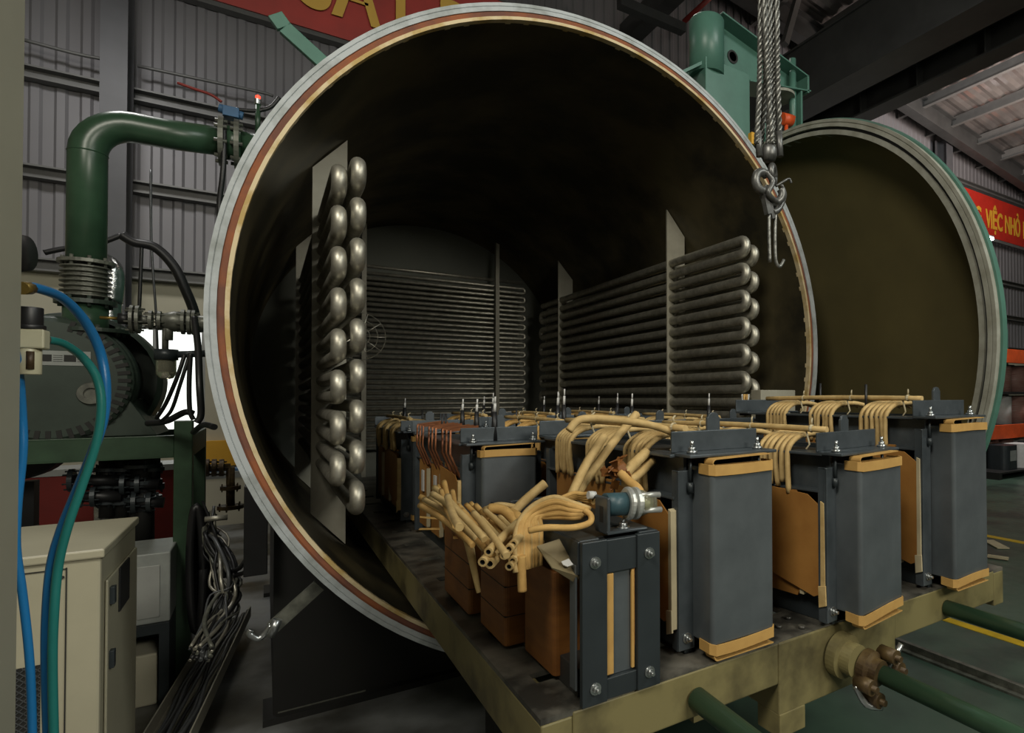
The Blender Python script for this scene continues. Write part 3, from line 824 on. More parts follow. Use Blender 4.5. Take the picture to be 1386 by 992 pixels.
T9 = make_transformer('transformer in the second row behind the tallest one', 2.02, 2.2, .53, .93, 0, seedv=9, simple=True, leads='pale', poles=[(-.1, .2, .14, True)])
T7 = make_transformer('transformer with hanging paper leads at rear left, nearest the heating tubes', .735, 3.2, .52, .93, 0, seedv=10, simple=True, leads='pale', poles=[(0, .3, .12, False), (-.02, .7, .13, True)])
for x, lab, sd in ((1.15, 'third row transformer, its top showing above the yellow lead rods', 11), (1.57, 'third row transformer near the middle, mostly hidden behind the black terminal rods', 12), (2.0, 'third row transformer on the right, mostly hidden by the taller front one', 13)):
    make_transformer(lab, x, 3.25, .53, .93, 0, seedv=sd, simple=True, leads='tan', poles=[(-.03, .2, .15, True), (.04, .6, .13, True)])

# ------------------------------------------------------------------ small transformer T1 at the front left
t1 = thing('small_transformer', 'small transformer with bolted flat bar frame and brown blocks at the front left corner', 'transformer', (.648, 1.112, TT))
H1 = .345; W1 = .098
def b1(mb, name, m_, par=None, bev=.002): return mb.build(name, m_, par or t1, bev)
for x0, x1 in ((-W1, -.038), (.038, W1)):
    b1(MB().box(x0, x1, 0, .014, 0, H1), 'flat_bar', 'dark_steel')
b1(MB().box(-.04, .045, .006, .02, H1-.075, H1-.003), 'top_bar', 'dark_steel')
b1(MB().box(-.04, .045, .006, .02, .0, .045), 'bottom_bar', 'dark_steel')
b1(MB().box(-.037, .037, .016, .05, .045, H1-.075), 'core_face', 'panel_steel')
m = MB(); m.box(-.037, -.018, .008, .015, .05, H1-.077); m.box(.027, .035, .008, .015, .05, H1-.077); b1(m, 'board_strip', 'paper_sheet')
m = MB(); m.box(W1-.002, W1+.003, .02, .028, .03, H1-.05); m.box(-W1-.006, -W1-.001, .02, .05, .03, H1-.05); b1(m, 'edge_strip', 'panel_steel')
for s in (-1, 1):
    for z in (.035, H1-.045): b1(bolt_mb(MB(), (s*.068, 0, z), (0, -1, 0), .0085, .010), 'bolt', 'bolt_zinc', bev=0)
b1(MB().box(-.085, .085, .05, .58, H1-.07, H1-.005), 'top_yoke', 'core_lamination')
b1(MB().box(-.085, .085, .05, .95, .0, .06), 'bottom_yoke', 'core_lamination')
m = MB(); m.box(-W1-.004, -W1+.004, .014, .58, H1-.07, H1); m.box(-W1, -.05, .014, .58, H1-.006, H1+.002); b1(m, 'top_clamp', 'dark_steel')
m = MB(); m.box(W1-.004, W1+.004, .014, .58, H1-.07, H1); m.box(.05, W1, .014, .58, H1-.006, H1+.002); b1(m, 'top_clamp', 'dark_steel')
m = MB(); m.box(-W1, W1, .58, .60, 0, H1); b1(m, 'rear_frame', 'dark_steel')
for (a, b, zt, xl, nm) in ((.14, .33, .25, -.100, 3), (.362, .575, .24, -.138, 3), (.64, .93, .235, -.15, 3)):
    cb = MB(); rrect_prism(cb, xl, .13, a, b, .012, zt, .012, 3); oo = cb.build('coil', 'cardboard_brown', t1, .002)
    if a > .2:
        m = MB()
        for q in range(1, nm):
            z = .012+(zt-.012)*q/nm
            m.box(xl-.001, .131, a-.001, b+.001, z-.001, z+.001)
        m.build('joint_line', 'groove_black', oo)
        m = MB(); m.box(xl-.0015, xl+.1, a+.1, a+.102, z, zt); 
# loose board on the clamp
m = MB(); a = Vector((-.175, .10, H1-.01)); 
m.add([(-.162, .088, H1-.014), (-.110, .088, H1-.006), (-.094, .018, H1-.075), (-.157, .018, H1-.045), (-.100, .03, H1-.09)], [(0, 1, 2, 3), (3, 2, 4)])
oo = m.build('loose_board', 'board_dull', t1); md = oo.modifiers.new('s', 'SOLIDIFY'); md.thickness = .003
m = MB(); m.add([(-.130, .034, H1-.041), (-.115, .030, H1-.036), (-.108, .022, H1-.048), (-.122, .022, H1-.050), (-.128, .03, H1-.047)], [(0, 1, 2, 3, 4)])
ob = m.build('paper_scrap', 'white_tape', oo); md = ob.modifiers.new('s', 'SOLIDIFY'); md.thickness = .004; md.offset = 0

# lug bracket with bushing on top of the small transformer
bs = thing('bushing_assembly', 'glass and metal bushing on a slotted steel angle on the small transformer top', 'bushing', (.675, 1.16, TT+H1+.003))
m = MB(); m.box(-.055, .05, -.03, .03, 0, .006); m.box(-.055, -.047, -.03, .03, .006, .082); m.build('angle_bracket', 'clamp_steel', bs, .003)
m = MB(); m.box(-.0556, -.0464, -.010, .006, .025, .06); m.build('slot_mark', 'groove_black', bs)
bolt_mb(MB(), (.0, -.004, .006), (0, 0, 1), .010, .012).build('bolt', 'bolt_zinc', bs)
m = MB(); m.cyl((-.045, 0, .062), (.005, -.004, .060), .026, 24); m.build('hub', 'hub_blue', bs)
m = MB(); m.lathe([(0, 0), (.034, 0), (.038, .004), (.038, .010), (.028, .012), (.028, .018), (.037, .020), (.037, .028), (.028, .03), (.028, .036), (0, .036)], (.005, -.004, .060), (1, -.08, -.05), 26); m.build('collar', 'cast_white', bs)
m = MB(); m.lathe([(0, 0), (.028, 0), (.030, .006), (.028, .016), (.024, .018), (.024, .036), (.0, .040)], (.040, -.006, .058), (1, -.08, -.05), 24, smooth=True); m.build('sight_glass', 'clear_bowl', bs)
m = MB(); m.cyl((.04, -.006, .057), (.066, -.008, .055), .014, 14); m.build('indicator', 'green_bowl', bs)
for k in range(4):
    a = PI/2*k+.6
    m = MB(); c = Vector((.035, -.006+math.cos(a)*.024, .058+math.sin(a)*.024)); m.cyl(c, c+Vector((.052, -.003, -.003)), .007, 8); m.build('cage_bar', 'cast_white', bs)

# ------------------------------------------------------------------ paper tube leads, heap on the small transformer
def lead(px, r=.0095, mt='paper_tan', hollow=False, group='yellow paper covered leads heaped on the small transformer', label='yellow paper covered lead in the heap on the small transformer', name='paper_lead', taper=None):
    pts = [P(x, y, Y=Y) for x, y, Y in px]
    m = MB(); c = pts[0].copy()
    m.tube(pts, r if taper is None else [r, taper], 10, smooth_path=6, hollow=.55 if hollow else 0)
    if taper is not None: pass
    o = m.build(name, [mt, 'groove_black'], None, loc=c); return tag(o, label, 'lead', group)
rnd = random.Random(5)
FANG = 'yellow tube ends fanned out to the left'
fan = [((568, 672), (640, 706), (690, 742)), ((570, 680), (612, 700), (650, 735)), ((578, 690), (625, 708), (660, 740)), ((588, 660), (603, 680), (612, 712)),
       ((601, 652), (609, 686), (620, 716)), ((593, 658), (612, 690), (640, 720)), ((612, 665), (616, 688), (622, 710)), ((618, 680), (650, 715), (690, 752)),
       ((620, 683), (655, 722), (684, 755)), ((631, 683), (660, 712), (688, 745)), ((637, 681), (668, 715), (695, 748)), ((644, 684), (672, 716), (700, 745)),
       ((652, 692), (676, 718), (703, 742)), ((660, 698), (684, 722), (707, 745)), ((631, 700), (655, 728), (676, 752)), ((636, 712), (655, 735), (672, 757)),
       ((646, 706), (670, 732), (690, 754)), ((582, 674), (620, 700), (655, 742)), ((592, 686), (630, 714), (668, 752)), ((640, 722), (652, 738), (662, 752)),
       ((600, 692), (640, 728), (664, 745)), ((668, 700), (690, 722), (712, 742)), ((606, 676), (640, 712), (680, 750)),
       ((625, 690), (650, 722), (676, 752)), ((650, 700), (674, 726), (694, 750)), ((656, 690), (684, 716), (706, 744)), ((574, 676), (608, 696), (646, 730)), ((597, 664), (604, 688), (616, 712)), ((585, 668), (622, 694), (656, 730)),
       ((664, 704), (684, 726), (702, 748)), ((610, 700), (640, 726), (668, 752)), ((676, 700), (694, 718), (712, 738)), ((568, 684), (604, 706), (640, 738)), ((641, 694), (664, 722), (686, 752)), ((606, 672), (612, 694), (622, 714))]
for i, f in enumerate(fan):
    Y0 = 1.72-.35*(i/len(fan)) + rnd.uniform(-.04, .04)
    lead([(f[0][0], f[0][1], Y0), (f[1][0], f[1][1], Y0-.10), (f[2][0], f[2][1], Y0-.20)], r=.0068+rnd.uniform(-.0008, .0018), mt=rnd.choice(['paper_tan', 'paper_pale']),
         group=FANG, label='yellow paper tube in the fan of tube ends left of the small transformer')
# the long drooping tube
lead([(606, 688, 1.55), (624, 702, 1.5), (633, 728, 1.42), (640, 762, 1.36), (648, 802, 1.34)], r=.0185, taper=.005, mt='paper_pale', group=None, label='thick yellow paper tube drooping to a point in front of the brown blocks')
# cut ends pointing at the viewer
for x, y, r_ in ((661, 747, .0095), (653, 761, .010), (663, 763, .0115), (689, 743, .010), (682, 752, .0095), (694, 759, .010), (689, 767, .009), (700, 768, .009), (695, 736, .009)):
    lead([(x, y, 1.20), (x+16, y-17, 1.25), (x+40, y-40, 1.34)], r=r_, hollow=True, mt='paper_pale', group='hollow cut tube ends facing the camera', label='hollow cut yellow tube end facing the camera in the heap')
lead([(706, 752, 1.2), (706, 775, 1.2), (707, 800, 1.2)], r=.0095, mt='paper_tan', group=None, label='short yellow tube hanging straight down in front of the brown blocks')
# arcs running from the heap over to the bushing
for i in range(11):
    k = i/10
    lead([(698+3.2*i, 775-1.0*i, 1.20+.03*k), (697+3.4*i, 735-2*i, 1.22+.02*k), (703+2.6*i, 706-.6*i, 1.24), (722+1.8*i, 684+1.5*i, 1.24), (750+1.0*i, 673+2.6*i, 1.22), (776-.2*i, 681+1.9*i, 1.20), (799-1.2*i, 689+1.0*i, 1.19)], r=.0062+.0012*(i % 3), mt='paper_tan' if i % 3 else 'paper_pale', group='yellow leads arching over to the bushing', label='yellow lead arching from the heap over to the bushing')
for i in range(4):
    lead([(752+4*i, 678-1*i, 1.26), (775+2*i, 668+2*i, 1.25), (790+i, 669+3*i, 1.23), (803, 668+4*i, 1.2)], r=.0055, mt='paper_tan', group='thin yellow leads running in behind the blue hub', label='thin yellow lead running in behind the blue hub of the bushing')
m = MB(); c = P(796, 670, Y=1.2); m.cyl(c, c+Vector((.018, 0, -.002)), .009, 12)
single('porcelain_bead', m, 'white_tape', 'small white bead where thin leads enter the bushing', 'bead')
lead([(716, 718, 1.16), (740, 714, 1.14), (775, 714, 1.14), (797, 708, 1.15), (800, 698, 1.16), (790, 690, 1.17)], r=.007, mt='paper_tan', group=None, label='lowest yellow lead curling round in front of the bushing')
# leads on the heap, and sticks
lead([(690, 698, 1.5), (712, 676, 1.5), (738, 654, 1.5)], r=.0125, mt='paper_pale', hollow=True, group=None, label='thick yellow tube sticking up to the right before the blue grey panel')
lead([(690, 695, 1.5), (700, 700, 1.45), (712, 712, 1.42)], r=.015, mt='paper_tan', group=None, label='thick folded yellow tube at the middle of the heap')
lead([(662, 688, 1.5), (680, 690, 1.48), (694, 702, 1.45), (700, 716, 1.42)], r=.013, mt='paper_tan', group=None, label='broad flattened yellow tube lying across the heap')
lead([(655, 690, 1.52), (675, 683, 1.52), (698, 686, 1.5)], r=.007, mt='paper_pale', group=None, label='thin yellow tube bowed over the top of the heap')
lead([(776, 676, 1.32), (800, 640, 1.36), (832, 596, 1.38), (862, 560, 1.4)], r=.0115, mt='paper_pale', group=None, label='long yellow paper tube leaning up towards the wire ropes, tied with twine')
lead([(772, 674, 1.30), (795, 625, 1.34), (818, 590, 1.36)], r=.0115, mt='paper_pale', group=None, label='yellow paper tube leaning up left of the longer leaning tube')
lead([(842, 645, 1.28), (858, 628, 1.3), (875, 612, 1.32)], r=.014, mt='paper_pale', group=None, label='thick yellow tube slanting up to the hanging bundle of leads')
lead([(846, 655, 1.27), (866, 640, 1.3), (884, 622, 1.32)], r=.012, mt='paper_pale', group=None, label='thick yellow tube just below its twin by the brown ribbon')
lead([(840, 640, 1.25), (852, 652, 1.22), (864, 662, 1.19), (872, 680, 1.17)], r=.011, mt='paper_tan', group=None, label='yellow tube bending down behind the bushing sight glass')
m = MB(); c = P(832, 640, Y=1.26); rq = random.Random(3)
for k in range(9):
    a = rq.uniform(0, 2*PI); q0 = c+Vector((rq.uniform(-.02, .02), rq.uniform(-.01, .02), rq.uniform(-.02, .02)))
    q1 = q0+Vector((math.cos(a)*.03, rq.uniform(-.02, .02), math.sin(a)*.022)); q2 = q1+Vector((rq.uniform(-.02, .02), rq.uniform(-.02, .02), rq.uniform(-.025, .01)))
    uu = (rq.uniform(-1, 1), rq.uniform(-.3, 1), rq.uniform(-1, 1)); m.bar(q0, q1, .02, .0025, up=uu); m.bar(q1, q2, .018, .0025, up=uu)
single('tape_ribbon', m, 'cardboard_brown', 'crumpled brown insulating ribbon tied to the yellow tubes behind the bushing', 'ribbon')
m = MB()
pp = [P(x, y, Y=1.3) for x, y in ((770, 583), (785, 568), (820, 567), (870, 573), (905, 583), (912, 592))]
m.tube(pp, .010, 10, smooth_path=5)
single('paper_lead', m, 'paper_pale', 'long yellow paper tube lying level above the hanging leads behind the bushing', 'lead')
# fallen wrappings behind the heap
m = MB()
for k in range(9):
    c = P(600+rnd.uniform(-25, 25), 705+rnd.uniform(-20, 22), Y=1.9); c.z = max(c.z, TT+.01)
    a = rnd.uniform(0, 3); d = Vector((math.cos(a), math.sin(a), rnd.uniform(-.2, .2)))*.03
    m.bar(c-d, c+d, .02, .002)
tag(m.build('paper_scraps', 'paper_sheet'), 'torn paper wrappings lying on the deck behind the tube fan', 'scraps', kind='stuff')

# black cup of brushes / bundles on the right rows
m = MB(); c = P(1009, 562, Y=2.6); 
jr = thing('dark_jar', 'black pot holding a bundle of yellow strips before the right heating tubes', 'pot', c)
m.lathe([(0, 0), (.035, 0), (.038, .09), (.034, .09), (.03, .01)], (0, 0, 0), (0, 0, 1), 20, smooth=True); m.build('pot', 'rubber_black', jr)
for k in range(7):
    m = MB(); a = k*.9; m.cyl((math.cos(a)*.012, math.sin(a)*.012, .02), (math.cos(a)*.02, math.sin(a)*.02, .125), .005, 8); m.build('strip', 'paper_tan' if k % 3 else 'white_tape', jr)
# grey box on the door side
bx = P(1030, 545, Y=2.35)
m = MB(); m.box(bx.x, bx.x+.27, bx.y, bx.y+.08, TT+.0, bx.z+.07)
o = single('dark_box', m, 'plate_grey', 'plain grey brown box standing behind the lead rods beside the tank rim', 'box', bev=.004)

# ================================================================== ROPES AND HOOK
hk = thing('wire_rope_sling', 'bundle of twisted steel wire ropes hanging over the trolley with hooks', 'sling', P(1043, 235, Y=1.5))
hc = P(1043, 235, Y=1.5)
def hb(mb, name, m_): mb.v = [v-hc for v in mb.v]; return mb.build(name, m_, hk)
def rope(mb, pts, r=.006, strands=5, turns=38):
    path = spline([Vector(p) for p in pts], 40)
    n = len(path)
    for s in range(strands):
        sp_pts = []
        for i, p in enumerate(path):
            t = (path[min(i+1, n-1)]-path[max(i-1, 0)]).normalized()
            u = t.cross(Vector((0, 1, 0))).normalized(); v = t.cross(u)
            a = 2*PI*(s/strands)+turns*2*PI*i/n
            sp_pts.append(p+(u*math.cos(a)+v*math.sin(a))*r*.52)
        mb.tube(sp_pts, r*.42, 8)
    return mb
for k, (xt, xm, xb, dy) in enumerate(((1030, 1028, 1024, .0), (1036, 1036, 1030, .02), (1041, 1042, 1040, -.01), (1046, 1047, 1046, .015), (1051, 1053, 1056, .0), (1033, 1040, 1045, -.02))):
    m = MB(); rope(m, [P(xt, -60, Y=1.5+dy), P((xt+xm)/2, 50, Y=1.5+dy), P(xm, 120, Y=1.5+dy), P(xb, 195, Y=1.5+dy)], .0115, 3, 9)
    hb(m, 'wire_rope', 'steel_rope')
for xb in (1026, 1041, 1054):
    m = MB(); m.cyl(P(xb, 178, Y=1.5), P(xb+2, 212, Y=1.5), .012, 14); hb(m, 'ferrule', 'hook_steel')
m = MB(); m.lathe([(0, -.03), (.022, -.028), (.028, -.01), (.028, .01), (.02, .03), (0, .034)], P(1041, 207, Y=1.5), (0, 0, 1), 20, smooth=True); hb(m, 'swivel', 'hook_steel')
def ring(mb, c, r, rt, a0=0, a1=360, n=22, tilt=0, sx=1):
    pts = []
    for k in range(n+1):
        a = R(a0+(a1-a0)*k/n); pts.append(Vector((c.x+math.cos(a)*r*sx, c.y+math.sin(tilt)*math.cos(a)*r, c.z+math.sin(a)*r)))
    return mb.tube(pts, rt, 10)
m = MB(); c = P(1032, 246, Y=1.5); ring(m, c, .033, .0155, 50, 330); hb(m, 'hook', 'hook_steel')
m = MB(); c = P(1046, 236, Y=1.5); ring(m, c, .028, .012, 0, 360, tilt=.8); hb(m, 'shackle', 'hook_steel')
m = MB(); c = P(1046, 262, Y=1.5); ring(m, c, .032, .015, 190, 395, tilt=-.5); hb(m, 'hook', 'hook_steel')
m = MB(); m.tube([P(1050, 252, Y=1.49), P(1060, 246, Y=1.48), P(1068, 242, Y=1.48), P(1071, 248, Y=1.48)], .0045, 8, smooth_path=4); hb(m, 'latch', 'hook_steel')
m = MB(); m.bar(P(1034, 262, Y=1.5), P(1040, 290, Y=1.5), .02, .02); m.bar(P(1040, 270, Y=1.5), P(1046, 296, Y=1.5), .016, .016); hb(m, 'clevis', 'hook_steel')
m = MB(); m.tube([P(1036, 232, Y=1.49), P(1046, 246, Y=1.48), P(1040, 262, Y=1.48), P(1052, 274, Y=1.49)], .010, 10, smooth_path=5); hb(m, 'chain_link', 'hook_steel')
m = MB(); m.tube([P(1058, 250, Y=1.5), P(1062, 264, Y=1.5), P(1055, 282, Y=1.5), P(1046, 288, Y=1.5)], [.006, .013], 10, smooth_path=5); hb(m, 'hook', 'hook_steel')
for pts in (((1041, 290), (1041, 320), (1042, 355)), ((1050, 280), (1049, 320), (1050, 352), (1055, 361), (1061, 352))):
    m = MB(); m.tube([P(x, y, Y=1.5) for x, y in pts], .0065, 10, smooth_path=5); hb(m, 'rod_hook', 'steel_rope')

# ================================================================== BANNERS
def yq(mb, p, q, h, y, th=.01): pass
b1o = thing('red_banner', 'red banner with yellow capital letters on the rear wall at the right', 'banner', P(1295, 253, Y=YB-.3))
oc = P(1295, 253, Y=YB-.3)
pr = P(1386, 280, Y=YB-.3); pl = P(1320, 315, Y=YB-.3)
zt_ = (oc.z+pr.z)/2+.0; zb_ = pl.z
m = MB(); m.box(-.8, 9, 0, .02, zb_-oc.z, zt_-oc.z); m.build('cloth', 'banner_red', b1o)
m = MB(); m.box(-.8, 9, -.02, .03, zb_-oc.z-.10, zb_-oc.z-.02); m.build('rail', 'girt_grey', b1o)
for wd, xa, xb in (('NH\u1eeeNG', 15.25, 16.98), ('VI\u1ec6C', 17.23, 18.2), ('NH\u1ece', 18.36, 19.3), ('M\u00c0', 19.5, 20.15), ('L\u00c0M', 20.4, 21.3)):
    o_ = text_mesh('lettering', wd, .72, (0, -.02, 0), (PI/2, 0, 0), 'banner_yellow', b1o, .006, 1, .02)
    xs_ = [v.co.x for v in o_.data.vertices]; k_ = (xb-xa)/(max(xs_)-min(xs_))
    o_.scale = (k_, 1, 1); o_.location = (xa-oc.x-min(xs_)*k_, -.02, 4.93-oc.z)
b2 = P(320, 0, Y=5.0); bz = 2.73
b2o = thing('red_banner', 'red banner with large yellow letters hanging above the tank mouth', 'banner', (b2.x, 5.0, bz))
m = MB(); m.box(-.25, 3.3, 0, .015, 0, .75); m.build('cloth', 'banner_red_dim', b2o)
text_mesh('lettering', 'S\u1ea4T B', .60, (.36, -.015, .165), (PI/2, 0, 0), 'banner_yellow_dim', b2o, .004, .80, .014)
# lamp under the right banner
m = MB(); c = P(1325, 318, Y=YB-.36); m.cyl(c, c+Vector((.75, 0, -.0)), .05, 12)
lt = thing('tube_lamp', 'bright short tube lamp glowing under the red banner at the right', 'lamp', c)
m.v = [v-c for v in m.v]; m.build('tube', 'lamp_glow', lt)
m = MB(); m.box(-.03, .80, -.03, .06, .045, .08); m.build('holder', 'white_paint', lt)

# ================================================================== RACK ON THE RIGHT
rk = thing('storage_rack', 'orange beamed storage rack against the right side behind the open door', 'rack', (9.6, 6.0, FL))
RX, RY, RYB = 9.6, 5.9, 6.9
def rkb(mb, name, m_, bev=0): mb.v = [v-Vector((9.6, 6.0, FL)) for v in mb.v]; return mb.build(name, m_, rk, bev)
S6 = RY/5.0
zA = [.85*S6-.06, -.60*S6]
for z in (.70*S6, -.61*S6):
    rkb(MB().box(RX, RX+5, RY, RY+.06, z-.14, z+.14), 'shelf_beam', 'orange_paint', .005)
    rkb(MB().box(RX, RX+5, RY+.06, RYB, z+.08, z+.12), 'shelf_board', 'dark_steel')
for z in (.05*S6, -1.0*S6):
    rkb(MB().box(RX, RX+5, RY+.1, RYB, z-.02, z+.02), 'shelf_board', 'black_steel')
for x in (RX+.05, RX+4.9):
    for y in (RY+.06, RYB-.06): rkb(MB().box(x-.04, x+.04, y, y+.06, FL, 1.6), 'upright', 'teal_paint')
rkb(MB().box(RX, RX+5, RYB, RYB+.02, FL, 1.3), 'back_board', 'cardboard')
k = 0
for (z0, xs_, hh) in ((-.61*S6+.12, (RX+2.72, RX+3.4, RX+4.05), .62), (.05*S6+.02, (RX+2.72, RX+3.4, RX+4.05), .58), (-1.0*S6+.02, (RX+2.85, RX+3.45, RX+4.05), .33)):
    for j, x in enumerate(xs_):
        lab = {0: 'on the shelf over the lower orange beam', 1: 'on the rack shelf below the upper orange beam', 2: 'on the lowest shelf of the orange rack'}[k]
        t = thing('wire_spool', 'wound wire spool ' + lab + (', nearest the door', ', second from the door', ', farthest from the door')[j], 'spool', (x, RY+.40, z0), 0, 'spools ' + lab)
        mm = 'spool_red' if (j+k) % 3 != 1 else 'white_tape'
        m = MB(); m.cyl((0, 0, .015), (0, 0, hh-.015), .22, 20); m.build('winding', mm, t)
        m = MB(); m.cyl((0, 0, 0), (0, 0, .015), .28, 20); m.build('rim', 'black_steel', t)
        m = MB(); m.cyl((0, 0, hh-.015), (0, 0, hh), .28, 20); m.build('rim', 'black_steel', t)
    k += 1
for i, (x, mm, lab) in enumerate(((RX+2.35, 'dark_steel', 'dark grey drum on the floor under the orange rack'), (RX+3.0, 'white_tape', 'white plastic wrapped drum on the floor under the orange rack'), (RX+3.65, 'dark_steel', 'dark drum at the far right under the orange rack'))):
    m = MB(); rrect_prism(m, x-.24, x+.24, RY-.35, RY+.1, FL+.13, FL+.60, .12); m.box(x-.12, x+.12, RY-.351, RY-.349, FL+.3, FL+.5, mi=1)
    tag(m.build('drum', [mm, 'label_grey'], None, .01, loc=(x, RY, FL+.13)), lab, 'drum')
m = MB(); x0 = RX+1.6
m.box(x0, x0+2.8, RY-.45, RY+.2, FL+.10, FL+.13)
for x in (x0, x0+1.3, x0+2.7): m.box(x, x+.1, RY-.45, RY+.2, FL, FL+.10)
single('pallet', m, 'black_steel', 'dark pallet on the floor under the drums by the rack', 'pallet')
m = MB(); m.bar(P(1337, 731, Z=FL+.01), P(1358, 742, Z=FL+.01), .12, .01)
single('paper_offcut', m, 'cream_strip', 'wider pale paper offcut on the floor right of the tallest transformer', 'paper')
m = MB(); m.bar(P(1337, 752, Z=FL+.02), P(1365, 756, Z=FL+.02), .05, .02)
single('paper_offcut', m, 'cream_strip', 'narrow pale paper offcut on the floor, the nearer of the two beside the tallest transformer', 'paper')

# ================================================================== LEFT SIDE EQUIPMENT
# near tall grey cabinet edge
nc = thing('control_cabinet', 'tall grey beige cabinet cut off by the left edge of the photo', 'cabinet', (-.45, .85, FL))
m = MB(); m.box(-.22, .212, -.25, .15, 0, FL*-1+1.2-.0); m.build('body', 'near_grey', nc, .006)
# air filter regulator by its edge
fc = P(40, 462, Y=1.08)
fr_ = thing('air_regulator', 'small cream air regulator with black knob beside the near cabinet', 'regulator', (fc.x, fc.y, fc.z-.07))
def z_(y): return P(40, y, Y=1.08).z-(fc.z-.07)
m = MB(); m.cyl((0, 0, z_(446)), (0, 0, z_(416)), .0125, 18); m.cyl((0, 0, z_(446)), (0, 0, z_(440)), .015, 18); m.build('knob', 'rubber_black', fr_, .001)
m = MB(); m.box(-.014, .016, -.013, .013, z_(472), z_(446)); m.build('body', 'plastic_cream', fr_, .002)
m = MB(); m.cyl((0, 0, z_(507)), (0, 0, z_(472)), .0115, 18); m.build('bowl', 'plastic_cream', fr_, .001)
m = MB(); m.cyl((.003, -.010, z_(500)), (.003, -.010, z_(476)), .004, 8); m.build('level_strip', 'gunk_brown', fr_)
m = MB(); m.box(-.05, -.014, -.006, .006, z_(465), z_(452)); m.build('mount', 'dark_steel', fr_)
def hose(px, r, mt, label, name='air_hose', sub=8, cat='hose', group=None):
    pts = [P(x, y, Y=Y) for x, y, Y in px]; m = MB(); c = pts[0].copy()
    m.tube(pts, r, 12, smooth_path=sub); return tag(m.build(name, mt, None, loc=c), label, cat, group)
hose([(32, 389, 1.04), (50, 390, 1.06), (85, 404, 1.12), (115, 435, 1.17), (135, 475, 1.2), (143, 520, 1.2), (140, 565, 1.2), (126, 610, 1.2), (104, 665, 1.2), (84, 715, 1.2), (70, 765, 1.2), (64, 830, 1.2), (63, 900, 1.2), (66, 1010, 1.2)], .0062, 'hose_blue', 'thick blue air hose arching from the near cabinet and hanging before the cream cabinet')
hose([(62, 460, 1.10), (85, 465, 1.13), (112, 484, 1.17), (131, 512, 1.18), (137, 550, 1.18), (130, 600, 1.18), (110, 660, 1.18), (92, 712, 1.18), (79, 765, 1.185), (73, 830, 1.18), (71, 900, 1.18), (73, 1010, 1.18)], .0055, 'hose_teal', 'teal green air hose curving down from the regulator beside the blue hose')
hose([(4, 442, 1.0), (16, 460, 1.04), (25, 500, 1.08), (30, 560, 1.1), (31, 610, 1.1), (24, 680, 1.1), (22, 740, 1.1), (30, 800, 1.1), (38, 870, 1.1), (42, 930, 1.1), (44, 1010, 1.1)], .0045, 'hose_blue', 'thin blue hose hanging nearest the left edge of the photo')
m = MB(); m.cyl(P(28, 390, Y=1.03), P(40, 390, Y=1.05), .008, 10); single('hose_fitting', m, 'brass', 'small brass fitting where the thick blue hose leaves the near cabinet', 'fitting')
m = MB(); m.cyl(P(50, 459, Y=1.09), P(64, 460, Y=1.10), .006, 10); single('hose_fitting', m, 'valve_steel', 'small dark fitting between the regulator and the teal hose', 'fitting')

# cream cabinet (air dryer)
CZ = -.5
cb = thing('cream_cabinet', 'cream sheet metal cabinet with mesh grille standing lower left on the floor', 'cabinet', (-.45, 2.69, FL))
m = MB(); m.box(-.75, 0, 0, .63, 0, -FL+CZ-.02); m.build('body', 'cabinet_cream', cb, .008)
m = MB(); m.box(-.76, .01, -.012, .64, -FL+CZ-.03, -FL+CZ); m.build('lid', 'cabinet_cream', cb, .006)
m = MB(); m.box(.002, .010, .05, .60, .1, .93); m.build('side_door', 'cabinet_cream', cb, .004)
m = MB(); m.box(.010, .016, .22, .40, .77, .93); m.build('control_window', 'rubber_black', cb, .002)
for z in (.62, .84): m = MB(); m.box(.010, .024, .07, .10, z, z+.06); m.build('latch', 'dark_steel', cb, .002)
m = MB(); m.box(-.75, -.082, -.004, -.001, .995, .998); m.box(-.084, -.081, -.004, -.001, .02, 1.0); m.build('panel_seam', 'groove_black', cb)
m = MB(); m.cyl((-.092, -.004, .97), (-.092, .002, .97), .005, 8); m.build('screw', 'groove_black', cb)
m = MB(); gx0, gx1, gz0, gz1 = -.34, -.139, .05, .70
m.box(gx0, gx1, -.003, -.001, gz0, gz1, mi=1)
k = 0
for i in range(-44, 16):
    a = gx0+i*.02
    for q0, q1 in ((Vector((a, -.006, gz0)), Vector((a+.65, -.006, gz1))), (Vector((a+.65, -.006, gz0)), Vector((a, -.006, gz1)))):
        d = q1-q0
        ts = [(gx0-q0.x)/d.x, (gx1-q0.x)/d.x]; ta, tb2 = max(0, min(ts)), min(1, max(ts))
        if tb2-ta > .01: m.bar(q0+d*ta, q0+d*tb2, .002, .003, up=(0, 1, 0))
m.build('mesh_grille', ['cable_grey', 'groove_black'], cb)

# pump stand
ps = thing('pump_stand', 'dark green steel stand with tall post carrying the vacuum pump', 'stand', (-.37, 4.15, FL))
def psb(mb, name, m_, bev=.004): mb.v = [v-Vector((-.37, 4.15, FL)) for v in mb.v]; return mb.build(name, m_, ps, bev)
psb(MB().box(-.41, -.33, 4.15, 4.23, FL, -.12), 'post', 'beam_green')
psb(MB().box(-1.9, -1.82, 4.15, 4.23, FL, -.20), 'post', 'beam_green')
psb(MB().box(-.41, -.33, 5.0, 5.08, FL, -.20), 'post', 'beam_green')
psb(MB().box(-1.9, -.41, 4.15, 4.16, -.315, -.205).box(-1.9, -.41, 4.15, 4.22, -.21, -.20).box(-1.9, -.41, 4.15, 4.22, -.32, -.31), 'front_rail', 'beam_green', .002)
psb(MB().box(-.41, -.33, 4.23, 5.0, -.32, -.20), 'side_rail', 'beam_green')
psb(MB().box(-1.9, -.41, 5.0, 5.06, -.32, -.20), 'rear_rail', 'beam_green')
